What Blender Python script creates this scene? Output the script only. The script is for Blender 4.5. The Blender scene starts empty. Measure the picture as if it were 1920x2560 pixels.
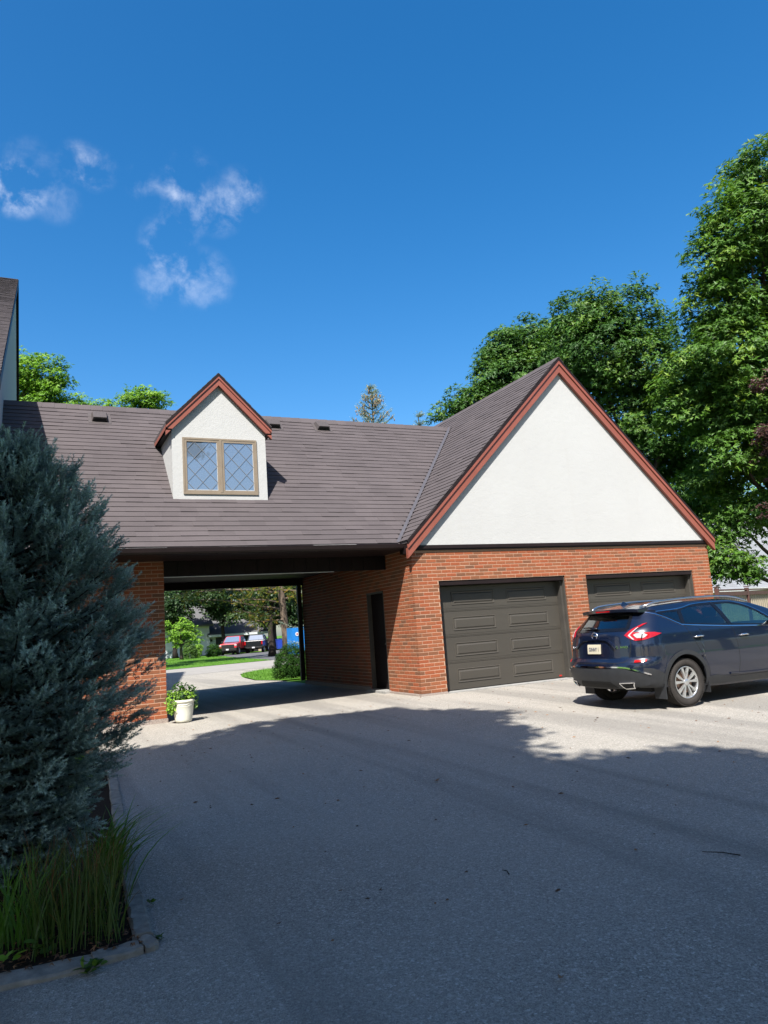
import bpy, math, random
import numpy as np
from mathutils import Vector, Matrix

random.seed(7)
RNG = np.random.default_rng(11)
SC = bpy.context.scene
COL = SC.collection

# ------------------------------------------------------------------ camera
F_PX, YAW, PITCH, ROLL = 1838.37, 0.4538, 0.1554, -0.0712
CAM = np.array([-6.8414, -12.9367, 1.3701])


def cam_axes():
    f = np.array([math.sin(YAW) * math.cos(PITCH), math.cos(YAW) * math.cos(PITCH), math.sin(PITCH)])
    r = np.array([math.cos(YAW), -math.sin(YAW), 0.0])
    u = np.cross(r, f)
    c, s = math.cos(ROLL), math.sin(ROLL)
    return c * r + s * u, -s * r + c * u, f


_r, _u, _f = cam_axes()
cd = bpy.data.cameras.new("camera")
cam = bpy.data.objects.new("camera", cd)
COL.objects.link(cam)
cam.matrix_world = Matrix(((_r[0], _u[0], -_f[0], CAM[0]), (_r[1], _u[1], -_f[1], CAM[1]),
                           (_r[2], _u[2], -_f[2], CAM[2]), (0, 0, 0, 1)))
cd.sensor_fit = 'VERTICAL'
cd.sensor_height = 36.0
cd.sensor_width = 27.0
cd.lens = 36.0 * F_PX / 2560.0
cd.clip_start = 0.05
cd.clip_end = 3000
SC.camera = cam

# ------------------------------------------------------------------ sun, sky, exposure
SUN_DIR = np.array([0.78, 1.0, -1.6])            # the way the light travels
SUN_DIR = SUN_DIR / np.linalg.norm(SUN_DIR)
ELEV = math.asin(-SUN_DIR[2])
sl = bpy.data.lights.new("sun", 'SUN')
sl.energy = 5.0
sl.angle = math.radians(0.53)
sl.color = (1.0, 0.965, 0.905)
sun = bpy.data.objects.new("sun", sl)
COL.objects.link(sun)
sun.location = (-30, -40, 60)
sun.rotation_euler = Vector(SUN_DIR.tolist()).to_track_quat('-Z', 'Y').to_euler()

w = bpy.data.worlds.new("World")
SC.world = w
w.use_nodes = True
wn, wl = w.node_tree.nodes, w.node_tree.links
wn.clear()
w_out = wn.new("ShaderNodeOutputWorld")
w_bg = wn.new("ShaderNodeBackground")
w_sky = wn.new("ShaderNodeTexSky")
w_sky.sky_type = 'NISHITA'
w_sky.sun_disc = False
w_sky.sun_elevation = ELEV
w_sky.sun_rotation = math.atan2(-SUN_DIR[0], -SUN_DIR[1])
w_sky.altitude = 300
w_sky.air_density = 1.0
w_sky.dust_density = 2.0
w_sky.ozone_density = 1.0
w_bg.inputs[1].default_value = 0.090
w_hsv = wn.new("ShaderNodeHueSaturation")
w_hsv.inputs['Saturation'].default_value = 1.48
w_hsv.inputs['Value'].default_value = 1.0
wl.new(w_sky.outputs[0], w_hsv.inputs['Color'])


def sky_clouds(base_out):
    """wisps of cloud, laid out by direction on the sky itself"""
    tc = wn.new("ShaderNodeTexCoord")
    nrm = wn.new("ShaderNodeVectorMath"); nrm.operation = 'NORMALIZE'
    wl.new(tc.outputs['Generated'], nrm.inputs[0])
    n1 = wn.new("ShaderNodeTexNoise")
    n1.inputs['Scale'].default_value = 24.0
    n1.inputs['Detail'].default_value = 9.0
    n1.inputs['Roughness'].default_value = 0.6
    n1.inputs['Distortion'].default_value = 0.15
    wl.new(nrm.outputs[0], n1.inputs['Vector'])
    total = None
    # direction, half angle, amount
    for d, half, amt in CLOUDS:
        dv = np.array(d, float); dv /= np.linalg.norm(dv)
        dt = wn.new("ShaderNodeVectorMath"); dt.operation = 'DOT_PRODUCT'
        wl.new(nrm.outputs[0], dt.inputs[0]); dt.inputs[1].default_value = dv.tolist()
        m = wn.new("ShaderNodeMapRange"); m.interpolation_type = 'SMOOTHERSTEP'
        m.inputs['From Min'].default_value = math.cos(half * 0.84)
        m.inputs['From Max'].default_value = 1.0
        m.inputs['To Max'].default_value = amt * 0.25
        wl.new(dt.outputs['Value'], m.inputs['Value'])
        if total is None:
            total = m.outputs[0]
        else:
            a = wn.new("ShaderNodeMath"); a.operation = 'ADD'
            wl.new(total, a.inputs[0]); wl.new(m.outputs[0], a.inputs[1]); total = a.outputs[0]
    rmp = wn.new("ShaderNodeMapRange"); rmp.interpolation_type = 'SMOOTHSTEP'
    rmp.inputs['From Min'].default_value = 0.42
    rmp.inputs['From Max'].default_value = 0.78
    wl.new(n1.outputs['Fac'], rmp.inputs['Value'])
    mul = wn.new("ShaderNodeMath"); mul.operation = 'MULTIPLY'; mul.use_clamp = True
    wl.new(total, mul.inputs[0]); wl.new(rmp.outputs[0], mul.inputs[1])
    mix = wn.new("ShaderNodeMix"); mix.data_type = 'RGBA'
    mix.inputs['B'].default_value = (7.4, 7.5, 7.8, 1)
    wl.new(mul.outputs[0], mix.inputs['Factor']); wl.new(base_out, mix.inputs['A'])
    return mix.outputs['Result']


def pix_dir(x, y):
    return (_f + (x - 960) / F_PX * _r - (y - 1280) / F_PX * _u).tolist()


# directions (unit sphere) of the cloud wisps low in the sky above the carport
CLOUDS = [(pix_dir(38, 472), 0.045, 2.0), (pix_dir(70, 440), 0.06, 0.35), (pix_dir(195, 405), 0.035, 0.75),
          (pix_dir(240, 425), 0.035, 0.7), (pix_dir(140, 500), 0.04, 0.35), (pix_dir(430, 460), 0.03, 0.85),
          (pix_dir(480, 440), 0.045, 0.4), (pix_dir(355, 455), 0.03, 0.6), (pix_dir(600, 485), 0.045, 0.75),
          (pix_dir(545, 525), 0.045, 0.75), (pix_dir(465, 530), 0.045, 0.75), (pix_dir(420, 610), 0.05, 0.8),
          (pix_dir(415, 700), 0.055, 0.7), (pix_dir(510, 700), 0.055, 0.65),
          (pix_dir(620, 470), 0.02, 0.6)]
wl.new(sky_clouds(w_hsv.outputs[0]), w_bg.inputs[0])
wl.new(w_bg.outputs[0], w_out.inputs[0])

SC.view_settings.view_transform = 'Standard'
SC.view_settings.look = 'None'
SC.view_settings.exposure = 1.27
SC.view_settings.gamma = 1.0
SC.view_settings.use_curve_mapping = False
SC.cycles.max_bounces = 8
SC.cycles.transparent_max_bounces = 8
SC.cycles.use_denoising = True


# ------------------------------------------------------------------ helpers: objects
def link(o, parent=None):
    COL.objects.link(o)
    if parent is not None:
        o.parent = parent
        o.matrix_parent_inverse = ORIGIN[parent.name].copy()
    return o


ORIGIN = {}


def tag(o, label=None, cat=None, group=None, kind=None):
    if label: o["label"] = label
    if cat: o["category"] = cat
    if group: o["group"] = group
    if kind: o["kind"] = kind
    return o


def thing(name, label, cat, loc=(0, 0, 0), group=None):
    o = bpy.data.objects.new(name, None)
    o.empty_display_size = 0.2
    COL.objects.link(o)
    o.location = loc
    tag(o, label, cat, group)
    ORIGIN[o.name] = Matrix.Translation(-Vector(loc))
    return o


def mesh_from(name, V, F, mats, smooth=False, fmat=None, attrs=None):
    """V (n,3) array, F list of faces or (m,k) array; optional float attributes per face corner-free point"""
    me = bpy.data.meshes.new(name)
    V = np.asarray(V, np.float32)
    if isinstance(F, np.ndarray):
        m, k = F.shape
        me.vertices.add(len(V)); me.vertices.foreach_set("co", V.ravel())
        me.loops.add(m * k); me.loops.foreach_set("vertex_index", F.astype(np.int32).ravel())
        me.polygons.add(m)
        me.polygons.foreach_set("loop_start", np.arange(0, m * k, k, dtype=np.int32))
        me.polygons.foreach_set("loop_total", np.full(m, k, np.int32))
        me.update(calc_edges=True)
    else:
        me.from_pydata(V.tolist(), [], F)
    for mt in (mats if isinstance(mats, (list, tuple)) else [mats]):
        me.materials.append(mt)
    if fmat is not None:
        me.polygons.foreach_set("material_index", np.asarray(fmat, np.int32))
    if attrs:
        for k2, a in attrs.items():
            at = me.attributes.new(k2, 'FLOAT', 'POINT')
            at.data.foreach_set("value", np.asarray(a, np.float32))
    if smooth:
        me.polygons.foreach_set("use_smooth", np.ones(len(me.polygons), bool))
    me.update()
    return me


def obj(name, me, parent=None, loc=None, rot=None):
    o = bpy.data.objects.new(name, me)
    link(o, parent)
    if loc is not None: o.location = loc
    if rot is not None: o.rotation_euler = rot
    if parent is not None: ORIGIN[o.name] = Matrix.Identity(4) if loc is None else Matrix.Translation(-Vector(loc))
    return o


class MB:
    """collects simple solids, builds ONE mesh object"""
    def __init__(s):
        s.V = []; s.F = []; s.n = 0; s.A = []; s.M = []

    def add(s, V, F, a=0.0, m=0):
        V = [tuple(map(float, v)) for v in V]
        s.V += V; s.F += [tuple(i + s.n for i in f) for f in F]
        s.M += [m] * len(F)
        s.n += len(V); s.A += [a] * len(V)
        return s

    def box(s, x0, x1, y0, y1, z0, z1, a=0.0, m=0):
        V = [(x0, y0, z0), (x1, y0, z0), (x1, y1, z0), (x0, y1, z0), (x0, y0, z1), (x1, y0, z1), (x1, y1, z1), (x0, y1, z1)]
        return s.add(V, BOXF, a, m)

    def obox(s, c, ax, ay, az, a=0.0, m=0):
        """box by centre and three half-axis vectors"""
        c = np.array(c, float); ax, ay, az = map(lambda q: np.array(q, float), (ax, ay, az))
        V = [c + i * ax + j * ay + k * az for k in (-1, 1) for i, j in ((-1, -1), (1, -1), (1, 1), (-1, 1))]
        return s.add(V, BOXF, a, m)

    def bar(s, p, q, wdt, hgt, up=(0, 0, 1), a=0.0, m=0):
        p = np.array(p, float); q = np.array(q, float)
        d = q - p; L = np.linalg.norm(d); d /= L
        sd = np.cross(d, up); sd /= np.linalg.norm(sd); u2 = np.cross(sd, d)
        return s.obox((p + q) / 2, d * L / 2, sd * wdt / 2, u2 * hgt / 2, a, m)

    def tube(s, pts, rad, n=8, a=0.0, caps=True, m=0):
        V, F = tube(pts, rad, n, caps)
        return s.add(V, F, a, m)

    def lathe(s, prof, c=(0, 0, 0), n=24, a=0.0, m=0):
        V, F = [], []
        k = len(prof)
        for i in range(n):
            t = 2 * math.pi * i / n
            for r, z in prof: V.append((c[0] + r * math.cos(t), c[1] + r * math.sin(t), c[2] + z))
        for i in range(n):
            j = (i + 1) % n
            for q in range(k - 1): F.append((i * k + q, j * k + q, j * k + q + 1, i * k + q + 1))
        return s.add(V, F, a, m)

    def prism(s, poly, axis, lo, hi, a=0.0, m=0):
        """extrude a 2-D polygon; axis 'x': poly is (y,z), 'y': (x,z), 'z': (x,y)"""
        def P(q, t):
            return {'x': (t, q[0], q[1]), 'y': (q[0], t, q[1]), 'z': (q[0], q[1], t)}[axis]
        k = len(poly)
        V = [P(q, lo) for q in poly] + [P(q, hi) for q in poly]
        F = [tuple(range(k))[::-1], tuple(range(k, 2 * k))] + [(i, (i + 1) % k, k + (i + 1) % k, k + i) for i in range(k)]
        return s.add(V, F, a, m)

    def build(s, name, mat, parent=None, smooth=False, attr=None, bevel=0, recalc=True):
        me = mesh_from(name, s.V, s.F, mat, smooth, s.M if any(s.M) else None, {attr: s.A} if attr else None)
        if recalc: fix_normals(me)
        o = obj(name, me, parent)
        if bevel:
            md = o.modifiers.new("bevel", 'BEVEL'); md.width = bevel; md.segments = 2; md.limit_method = 'ANGLE'
        return o


BOXF = [(0, 3, 2, 1), (4, 5, 6, 7), (0, 1, 5, 4), (1, 2, 6, 5), (2, 3, 7, 6), (3, 0, 4, 7)]


def fix_normals(me):
    import bmesh
    bm = bmesh.new(); bm.from_mesh(me)
    bmesh.ops.recalc_face_normals(bm, faces=bm.faces)
    bm.to_mesh(me); bm.free()


def tube(pts, rad, n=8, caps=True):
    pts = np.asarray(pts, float)
    if np.isscalar(rad): rad = [rad] * len(pts)
    V, F = [], []
    T = np.gradient(pts, axis=0); T /= np.linalg.norm(T, axis=1)[:, None] + 1e-12
    ref = np.array([0, 0, 1.0]) if abs(T[0][2]) < 0.9 else np.array([1.0, 0, 0])
    s0 = np.cross(T[0], ref); s0 /= np.linalg.norm(s0)
    for i, pnt in enumerate(pts):
        s0 = s0 - T[i] * (s0 @ T[i]); s0 /= np.linalg.norm(s0) + 1e-12
        u0 = np.cross(T[i], s0)
        for k in range(n):
            t = 2 * math.pi * k / n
            V.append(pnt + rad[i] * (math.cos(t) * s0 + math.sin(t) * u0))
    for i in range(len(pts) - 1):
        for k in range(n):
            k2 = (k + 1) % n
            F.append((i * n + k, i * n + k2, (i + 1) * n + k2, (i + 1) * n + k))
    if caps:
        F.append(tuple(range(n))[::-1]); F.append(tuple(range((len(pts) - 1) * n, len(pts) * n)))
    return V, F


# ------------------------------------------------------------------ helpers: materials
def srgb(r, g, b):
    f = lambda c: (c / 255 / 12.92) if c / 255 <= 0.04045 else ((c / 255 + 0.055) / 1.055) ** 2.4
    return (f(r), f(g), f(b), 1.0)


def new_mat(name, rough=0.7, spec=0.4):
    m = bpy.data.materials.new(name); m.use_nodes = True
    nt = m.node_tree
    b = nt.nodes["Principled BSDF"]
    b.inputs['Roughness'].default_value = rough
    b.inputs['Specular IOR Level'].default_value = spec
    return m, nt.nodes, nt.links, b


def c4(c):
    return tuple(c) if len(c) == 4 else tuple(c) + (1.0,)


def noise(N, L, scale, detail=4, rough=0.55, coord='Object', dist=0.0, stretch=None):
    tc = N.new("ShaderNodeTexCoord")
    n = N.new("ShaderNodeTexNoise")
    n.inputs['Scale'].default_value = scale
    n.inputs['Detail'].default_value = detail
    n.inputs['Roughness'].default_value = rough
    n.inputs['Distortion'].default_value = dist
    src = tc.outputs[coord]
    if coord == 'World':
        pass
    if stretch:
        mp = N.new("ShaderNodeMapping"); mp.inputs['Scale'].default_value = stretch
        L.new(src, mp.inputs[0]); src = mp.outputs[0]
    L.new(src, n.inputs['Vector'])
    return n.outputs['Fac']


def world_noise(N, L, scale, detail=4, rough=0.55, stretch=None, dist=0.0):
    g = N.new("ShaderNodeNewGeometry")
    n = N.new("ShaderNodeTexNoise")
    n.inputs['Scale'].default_value = scale
    n.inputs['Detail'].default_value = detail
    n.inputs['Roughness'].default_value = rough
    n.inputs['Distortion'].default_value = dist
    src = g.outputs['Position']
    if stretch:
        mp = N.new("ShaderNodeMapping"); mp.inputs['Scale'].default_value = stretch
        L.new(src, mp.inputs[0]); src = mp.outputs[0]
    L.new(src, n.inputs['Vector'])
    return n.outputs['Fac']


def mixc(N, L, fac, a, b, blend='MIX'):
    mx = N.new("ShaderNodeMix"); mx.data_type = 'RGBA'; mx.blend_type = blend
    for key, v in (('A', a), ('B', b)):
        if isinstance(v, (tuple, list)): mx.inputs[key].default_value = c4(v)
        else: L.new(v, mx.inputs[key])
    if isinstance(fac, (int, float)): mx.inputs['Factor'].default_value = fac
    else: L.new(fac, mx.inputs['Factor'])
    return mx.outputs['Result']


def remap(N, L, v, a, b, lo=0.0, hi=1.0):
    m = N.new("ShaderNodeMapRange")
    m.inputs['From Min'].default_value = a; m.inputs['From Max'].default_value = b
    m.inputs['To Min'].default_value = lo; m.inputs['To Max'].default_value = hi
    L.new(v, m.inputs['Value'])
    return m.outputs[0]


def math_(N, L, op, a, b):
    m = N.new("ShaderNodeMath"); m.operation = op
    for i, v in enumerate((a, b)):
        if isinstance(v, (int, float)): m.inputs[i].default_value = v
        else: L.new(v, m.inputs[i])
    return m.outputs[0]


def bump(N, L, b, h, strength=0.3, dist=0.01):
    bp = N.new("ShaderNodeBump")
    bp.inputs['Strength'].default_value = strength
    bp.inputs['Distance'].default_value = dist
    L.new(h, bp.inputs['Height']); L.new(bp.outputs[0], b.inputs['Normal'])


ALBEDO_SCALE = 0.75      # one factor darkens base colours, so less light bounces into the shade


def simple(name, ca, cb=None, rough=0.7, spec=0.4, scale=6.0, bscale=None, bstr=0.2, bdist=0.004, metal=0.0, stretch=None, detail=5, albedo_scale=ALBEDO_SCALE):
    m, N, L, b = new_mat(name, rough, spec)
    cb = cb or tuple(c * 0.8 for c in ca[:3])
    if metal < .5: ca = tuple(c * albedo_scale for c in ca[:3]); cb = tuple(c * albedo_scale for c in cb[:3])
    f = world_noise(N, L, scale, detail, stretch=stretch)
    L.new(mixc(N, L, remap(N, L, f, 0.3, 0.7), ca, cb), b.inputs['Base Color'])
    b.inputs['Metallic'].default_value = metal
    if bscale:
        bump(N, L, b, world_noise(N, L, bscale, 4, stretch=stretch), bstr, bdist)
    return m


def tone_value(N, L):
    """0..1 per piece: object property for single pieces, point attribute for joined ones"""
    a = N.new("ShaderNodeAttribute"); a.attribute_type = 'OBJECT'; a.attribute_name = 'tone'
    g = N.new("ShaderNodeAttribute"); g.attribute_type = 'GEOMETRY'; g.attribute_name = 'tone_pt'
    return math_(N, L, 'ADD', a.outputs['Fac'], g.outputs['Fac'])


def ramp(N, L, v, stops):
    r = N.new("ShaderNodeValToRGB")
    el = r.color_ramp.elements
    while len(el) < len(stops): el.new(0.5)
    for e, (p, c) in zip(el, stops): e.position = p; e.color = c4(c)
    L.new(v, r.inputs[0])
    return r.outputs[0]


def mat_brick():
    m, N, L, b = new_mat("brick_clay", 0.85, 0.2)
    t = tone_value(N, L)
    c = ramp(N, L, t, [(0.0, (0.33, 0.086, 0.036)), (0.35, (0.36, 0.104, 0.044)), (0.60, (0.32, 0.112, 0.052)),
                       (0.80, (0.24, 0.095, 0.046)), (1.0, (0.17, 0.082, 0.048))])
    n = world_noise(N, L, 55, 4, 0.6, stretch=(0.5, 0.5, 2.2))
    c = mixc(N, L, remap(N, L, n, 0.35, 0.75, 0, 0.6), c, (0.15, 0.055, 0.026))
    L.new(mixc(N, L, 1.0, c, (ALBEDO_SCALE, ALBEDO_SCALE, ALBEDO_SCALE), 'MULTIPLY'), b.inputs['Base Color'])
    bump(N, L, b, world_noise(N, L, 120, 3, 0.6, stretch=(0.35, 0.35, 1.6)), 0.55, 0.004)
    return m


def mat_shingle(base=(0.100, 0.085, 0.088)):
    m, N, L, b = new_mat("asphalt_shingle", 0.92, 0.2)
    t = tone_value(N, L)
    lo = tuple(x * 0.90 for x in base); hi = tuple(x * 1.10 for x in base)
    c = mixc(N, L, t, lo, hi)
    g = world_noise(N, L, 420, 2, 0.6)
    c = mixc(N, L, remap(N, L, g, 0.35, 0.7, 0, 0.55), c, tuple(x * 0.45 for x in base))
    big = world_noise(N, L, 0.9, 4, 0.6)
    c = mixc(N, L, remap(N, L, big, 0.45, 0.75, 0, 0.3), c, (0.135, 0.114, 0.115))
    L.new(mixc(N, L, 1.0, c, (ALBEDO_SCALE, ALBEDO_SCALE, ALBEDO_SCALE), 'MULTIPLY'), b.inputs['Base Color'])
    bump(N, L, b, world_noise(N, L, 300, 2), 0.4, 0.002)
    return m


def mat_asphalt():
    m, N, L, b = new_mat("worn_asphalt", 0.85, 0.3)
    g = N.new("ShaderNodeNewGeometry")
    def cells(scale):
        v = N.new("ShaderNodeTexVoronoi"); v.inputs['Scale'].default_value = scale
        L.new(g.outputs['Position'], v.inputs['Vector'])
        sp = N.new("ShaderNodeSeparateColor"); L.new(v.outputs['Color'], sp.inputs[0])
        return v, sp
    v1, s1 = cells(85); v2, s2 = cells(190)
    c = ramp(N, L, s1.outputs[0], [(0.0, (0.15, 0.142, 0.129)), (0.25, (0.275, 0.262, 0.238)), (0.70, (0.35, 0.334, 0.304)),
                                   (0.90, (0.47, 0.452, 0.42)), (1.0, (0.75, 0.73, 0.70))])
    c2 = ramp(N, L, s2.outputs[1], [(0.0, (0.12, 0.114, 0.104)), (0.55, (0.345, 0.33, 0.30)), (1.0, (0.60, 0.578, 0.537))])
    c = mixc(N, L, 0.5, c, c2)
    big = world_noise(N, L, 0.55, 5, 0.6, dist=0.5)
    c = mixc(N, L, remap(N, L, big, 0.35, 0.7, 0.0, 0.35), c, (0.43, 0.41, 0.375))
    # old wheel tracks running along the drive, stains
    trk = world_noise(N, L, 1.0, 3, 0.5, stretch=(1.25, 0.06, 1), dist=0.35)
    c = mixc(N, L, remap(N, L, trk, 0.47, 0.60, 0.0, 0.46), c, (0.165, 0.16, 0.152))
    st = world_noise(N, L, 3.5, 4, 0.6)
    c = mixc(N, L, remap(N, L, st, 0.62, 0.78, 0.0, 0.25), c, (0.15, 0.147, 0.142))
    L.new(mixc(N, L, 1.0, c, (0.76, 0.735, 0.70), 'MULTIPLY'), b.inputs['Base Color'])
    hgt = math_(N, L, 'ADD', v1.outputs['Distance'], world_noise(N, L, 160, 3))
    bump(N, L, b, hgt, 0.7, 0.008)
    return m


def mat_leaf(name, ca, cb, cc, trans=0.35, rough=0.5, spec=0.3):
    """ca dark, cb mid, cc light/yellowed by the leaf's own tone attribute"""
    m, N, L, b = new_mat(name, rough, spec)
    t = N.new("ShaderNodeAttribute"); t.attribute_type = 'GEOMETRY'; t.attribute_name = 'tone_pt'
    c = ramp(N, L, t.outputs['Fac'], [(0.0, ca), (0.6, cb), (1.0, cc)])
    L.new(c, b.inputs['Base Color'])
    tr = N.new("ShaderNodeBsdfTranslucent")
    L.new(mixc(N, L, 1.0, c, (0.95, 1.0, 0.35), 'MULTIPLY'), tr.inputs[0])
    ms = N.new("ShaderNodeMixShader"); ms.inputs[0].default_value = trans
    out = N["Material Output"]
    L.new(b.outputs[0], ms.inputs[1]); L.new(tr.outputs[0], ms.inputs[2]); L.new(ms.outputs[0], out.inputs[0])
    return m


M = {}
M['brick'] = mat_brick()
M['mortar'] = simple("mortar", (0.52, 0.33, 0.23), (0.41, 0.25, 0.17), 0.95, 0.1, 30, 200, 0.4, 0.003)
M['shingle'] = mat_shingle()
M['asphalt'] = mat_asphalt()
def mat_stucco():
    m, N, L, b = new_mat("white_stucco", 0.95, 0.15)
    c = mixc(N, L, remap(N, L, world_noise(N, L, 0.8, 5), 0.3, 0.7), (0.385, 0.384, 0.375), (0.366, 0.364, 0.356))
    strk = world_noise(N, L, 1.0, 4, 0.6, stretch=(7, 7, 0.35))
    c = mixc(N, L, remap(N, L, strk, 0.55, 0.8, 0.0, 0.35), c, (0.355, 0.348, 0.33))
    spt = world_noise(N, L, 9, 3, 0.6)
    c = mixc(N, L, remap(N, L, spt, 0.66, 0.8, 0.0, 0.3), c, (0.365, 0.36, 0.348))
    L.new(c, b.inputs['Base Color'])
    h = math_(N, L, 'ADD', world_noise(N, L, 45, 4, 0.6), world_noise(N, L, 9, 3, 0.5))
    bump(N, L, b, h, 0.5, 0.008)
    return m


M['stucco'] = mat_stucco()
M['terracotta'] = simple("terracotta_paint", (0.29, 0.088, 0.060), (0.25, 0.075, 0.05), 0.45, 0.4, 3, 40, 0.05, 0.002)
M['brown_trim'] = simple("dark_brown_trim", (0.020, 0.012, 0.012), (0.014, 0.009, 0.009), 0.5, 0.2, 4, 60, 0.08, 0.002)
M['brown_wood'] = simple("dark_stained_boards", (0.018, 0.011, 0.011), (0.011, 0.008, 0.008), 0.7, 0.15, 9, 50, 0.2, 0.002, stretch=(1, 1, .15))
M['garage_paint'] = simple("olive_brown_door", (0.068, 0.060, 0.049), (0.056, 0.050, 0.041), 0.5, 0.4, 2.2, 90, 0.12, 0.0015, stretch=(.12, 1, 1.6))
M['jamb'] = simple("grey_brown_jamb", (0.075, 0.068, 0.058), (0.055, 0.05, 0.044), 0.55, 0.35, 3)
M['black_rubber'] = simple("black_rubber", (0.012, 0.012, 0.012), (0.009, 0.009, 0.009), 0.7, 0.3)
M['flash'] = simple("pale_metal_flashing", (0.60, 0.60, 0.60), (0.45, 0.45, 0.45), 0.45, 0.5, 8)
M['valley_metal'] = simple("grey_valley_metal", (0.105, 0.10, 0.112), (0.085, 0.08, 0.09), 0.5, 0.5, 5)
M['aggregate'] = simple("pebble_foundation", (0.46, 0.39, 0.34), (0.22, 0.17, 0.15), 0.95, 0.2, 70, 90, 0.7, 0.01)
M['concrete'] = simple("concrete", (0.36, 0.35, 0.33), (0.25, 0.245, 0.235), 0.95, 0.2, 9, 110, 0.4, 0.004)
M['taupe'] = simple("taupe_window_frame", (0.27, 0.215, 0.155), (0.23, 0.18, 0.13), 0.5, 0.4, 5)
M['came'] = simple("grey_lead_came", (0.26, 0.25, 0.25), (0.2, 0.2, 0.2), 0.4, 0.5, 20)
M['vent'] = simple("brown_roof_vent", (0.085, 0.070, 0.068), (0.065, 0.055, 0.053), 0.6, 0.4, 20)


def mat_glass(name, tint=(0.02, 0.03, 0.045), rough=0.03, coat=1.0):
    m, N, L, b = new_mat(name, rough, 0.9)
    b.inputs['Base Color'].default_value = c4(tint)
    b.inputs['IOR'].default_value = 1.8
    b.inputs['Coat Weight'].default_value = coat
    b.inputs['Coat Roughness'].default_value = 0.02
    return m


M['window_glass'] = mat_glass("window_glass", (0.10, 0.135, 0.19))


# ------------------------------------------------------------------ ground
def gz(x, y):
    return 0.010 * np.clip(x, -8, 0) * np.clip((14 - np.asarray(y, float)) / 8, 0, 1) + 0.015 * np.clip(y, -14, 0) - 0.10 * np.clip((np.asarray(y, float) - 8) / 8, 0, 1)


def sheet(name, poly, dz, mat, step=None, parent=None, kind='structure'):
    """a flat sheet following the lie of the land; poly is a list of (x,y)"""
    import bmesh
    bm = bmesh.new()
    vs = [bm.verts.new((x, y, 0)) for x, y in poly]
    bm.faces.new(vs)
    if step:
        xs = [q[0] for q in poly]; ys = [q[1] for q in poly]
        for lo, hi, ax in ((min(xs), max(xs), 0), (min(ys), max(ys), 1)):
            t = math.ceil(lo / step) * step
            while t < hi:
                co = (t, 0, 0) if ax == 0 else (0, t, 0); no = (1, 0, 0) if ax == 0 else (0, 1, 0)
                bmesh.ops.bisect_plane(bm, geom=bm.verts[:] + bm.edges[:] + bm.faces[:], plane_co=co, plane_no=no)
                t += step
    for v in bm.verts: v.co.z = float(gz(v.co.x, v.co.y)) + dz
    bmesh.ops.recalc_face_normals(bm, faces=bm.faces)
    for f in bm.faces:
        if f.normal.z < 0: f.normal_flip()
    me = bpy.data.meshes.new(name); bm.to_mesh(me); bm.free()
    me.materials.append(mat)
    o = obj(name, me, parent)
    if kind: o["kind"] = kind
    return o


M['lawn'] = simple("lawn_turf", (0.075, 0.17, 0.018), (0.055, 0.135, 0.014), 0.95, 0.1, 2.0, 60, 0.6, 0.02, albedo_scale=1.0)
M['earth'] = simple("dark_garden_soil", (0.030, 0.022, 0.016), (0.018, 0.014, 0.011), 0.98, 0.1, 14, 60, 0.8, 0.02)
M['street'] = simple("street_asphalt", (0.33, 0.31, 0.285), (0.28, 0.265, 0.245), 0.9, 0.2, 1.4, 80, 0.3, 0.004)
M['far_drive'] = simple("far_driveway_asphalt", (0.13, 0.13, 0.135), (0.10, 0.10, 0.105), 0.9, 0.2, 1.4, 80, 0.3, 0.004)

big = [(-900, -700), (900, -700), (900, 1300), (-900, 1300)]
xs = np.concatenate([[-900, -200, -60], np.arange(-30, 41, 2.0), [60, 200, 900]])
ys = np.concatenate([[-700, -150, -50], np.arange(-24, 31, 2.0), [60, 120, 400, 1300]])
GX, GY = np.meshgrid(xs, ys)
GV = np.stack([GX, GY, gz(GX, GY) - 0.03], -1).reshape(-1, 3)
nx = len(xs)
GF = np.array([[j * nx + i, j * nx + i + 1, (j + 1) * nx + i + 1, (j + 1) * nx + i] for j in range(len(ys) - 1) for i in range(nx - 1)])
obj("ground", mesh_from("ground", GV, GF, M['lawn']))["kind"] = "structure"

# the asphalt: forecourt, the way through the carport and the drive out to the street
sheet("driveway", [(-5.95, -30), (24, -30), (24, 0.6), (8.35, 0.6), (8.35, 0.02), (0.02, 0.02), (0.02, 6.9), (0.1, 9.4), (-0.2, 11.2), (0.25, 14.5),
                   (0.95, 17.6), (2.0, 19.2), (3.6, 20.2), (6.5, 21.2), (6.5, 25.0), (-14, 19.6), (-14, 15.5), (-9, 14.5), (-7.4, 12), (-7.4, 6.9), (-4.6, 6.9), (-4.6, 1.3),
                   (-5.9, 1.2), (-6.08, -4.9), (-6.30, -8.58), (-9.6, -8.45), (-9.6, -30)], 0.0, M['asphalt'], 2.0)
sheet("street", [(-60, 7.0), (-14, 17.5), (6.5, 22.6), (60, 37), (60, 46.0), (6.2, 30.8), (0.0, 29.5), (-60, 17)], 0.006, M['street'], 8.0)
sheet("neighbour_driveway", [(6.4, 31.0), (13.5, 33.2), (16.5, 44.0), (18.5, 58.0), (8.6, 58.0), (7.7, 47.0), (7.1, 40), (6.7, 34)], 0.004, M['far_drive'], 6.0)


# ------------------------------------------------------------------ brickwork
BP, BC = 0.225, 0.0729          # pitch along the wall, course height
BRICKS = {}


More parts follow.
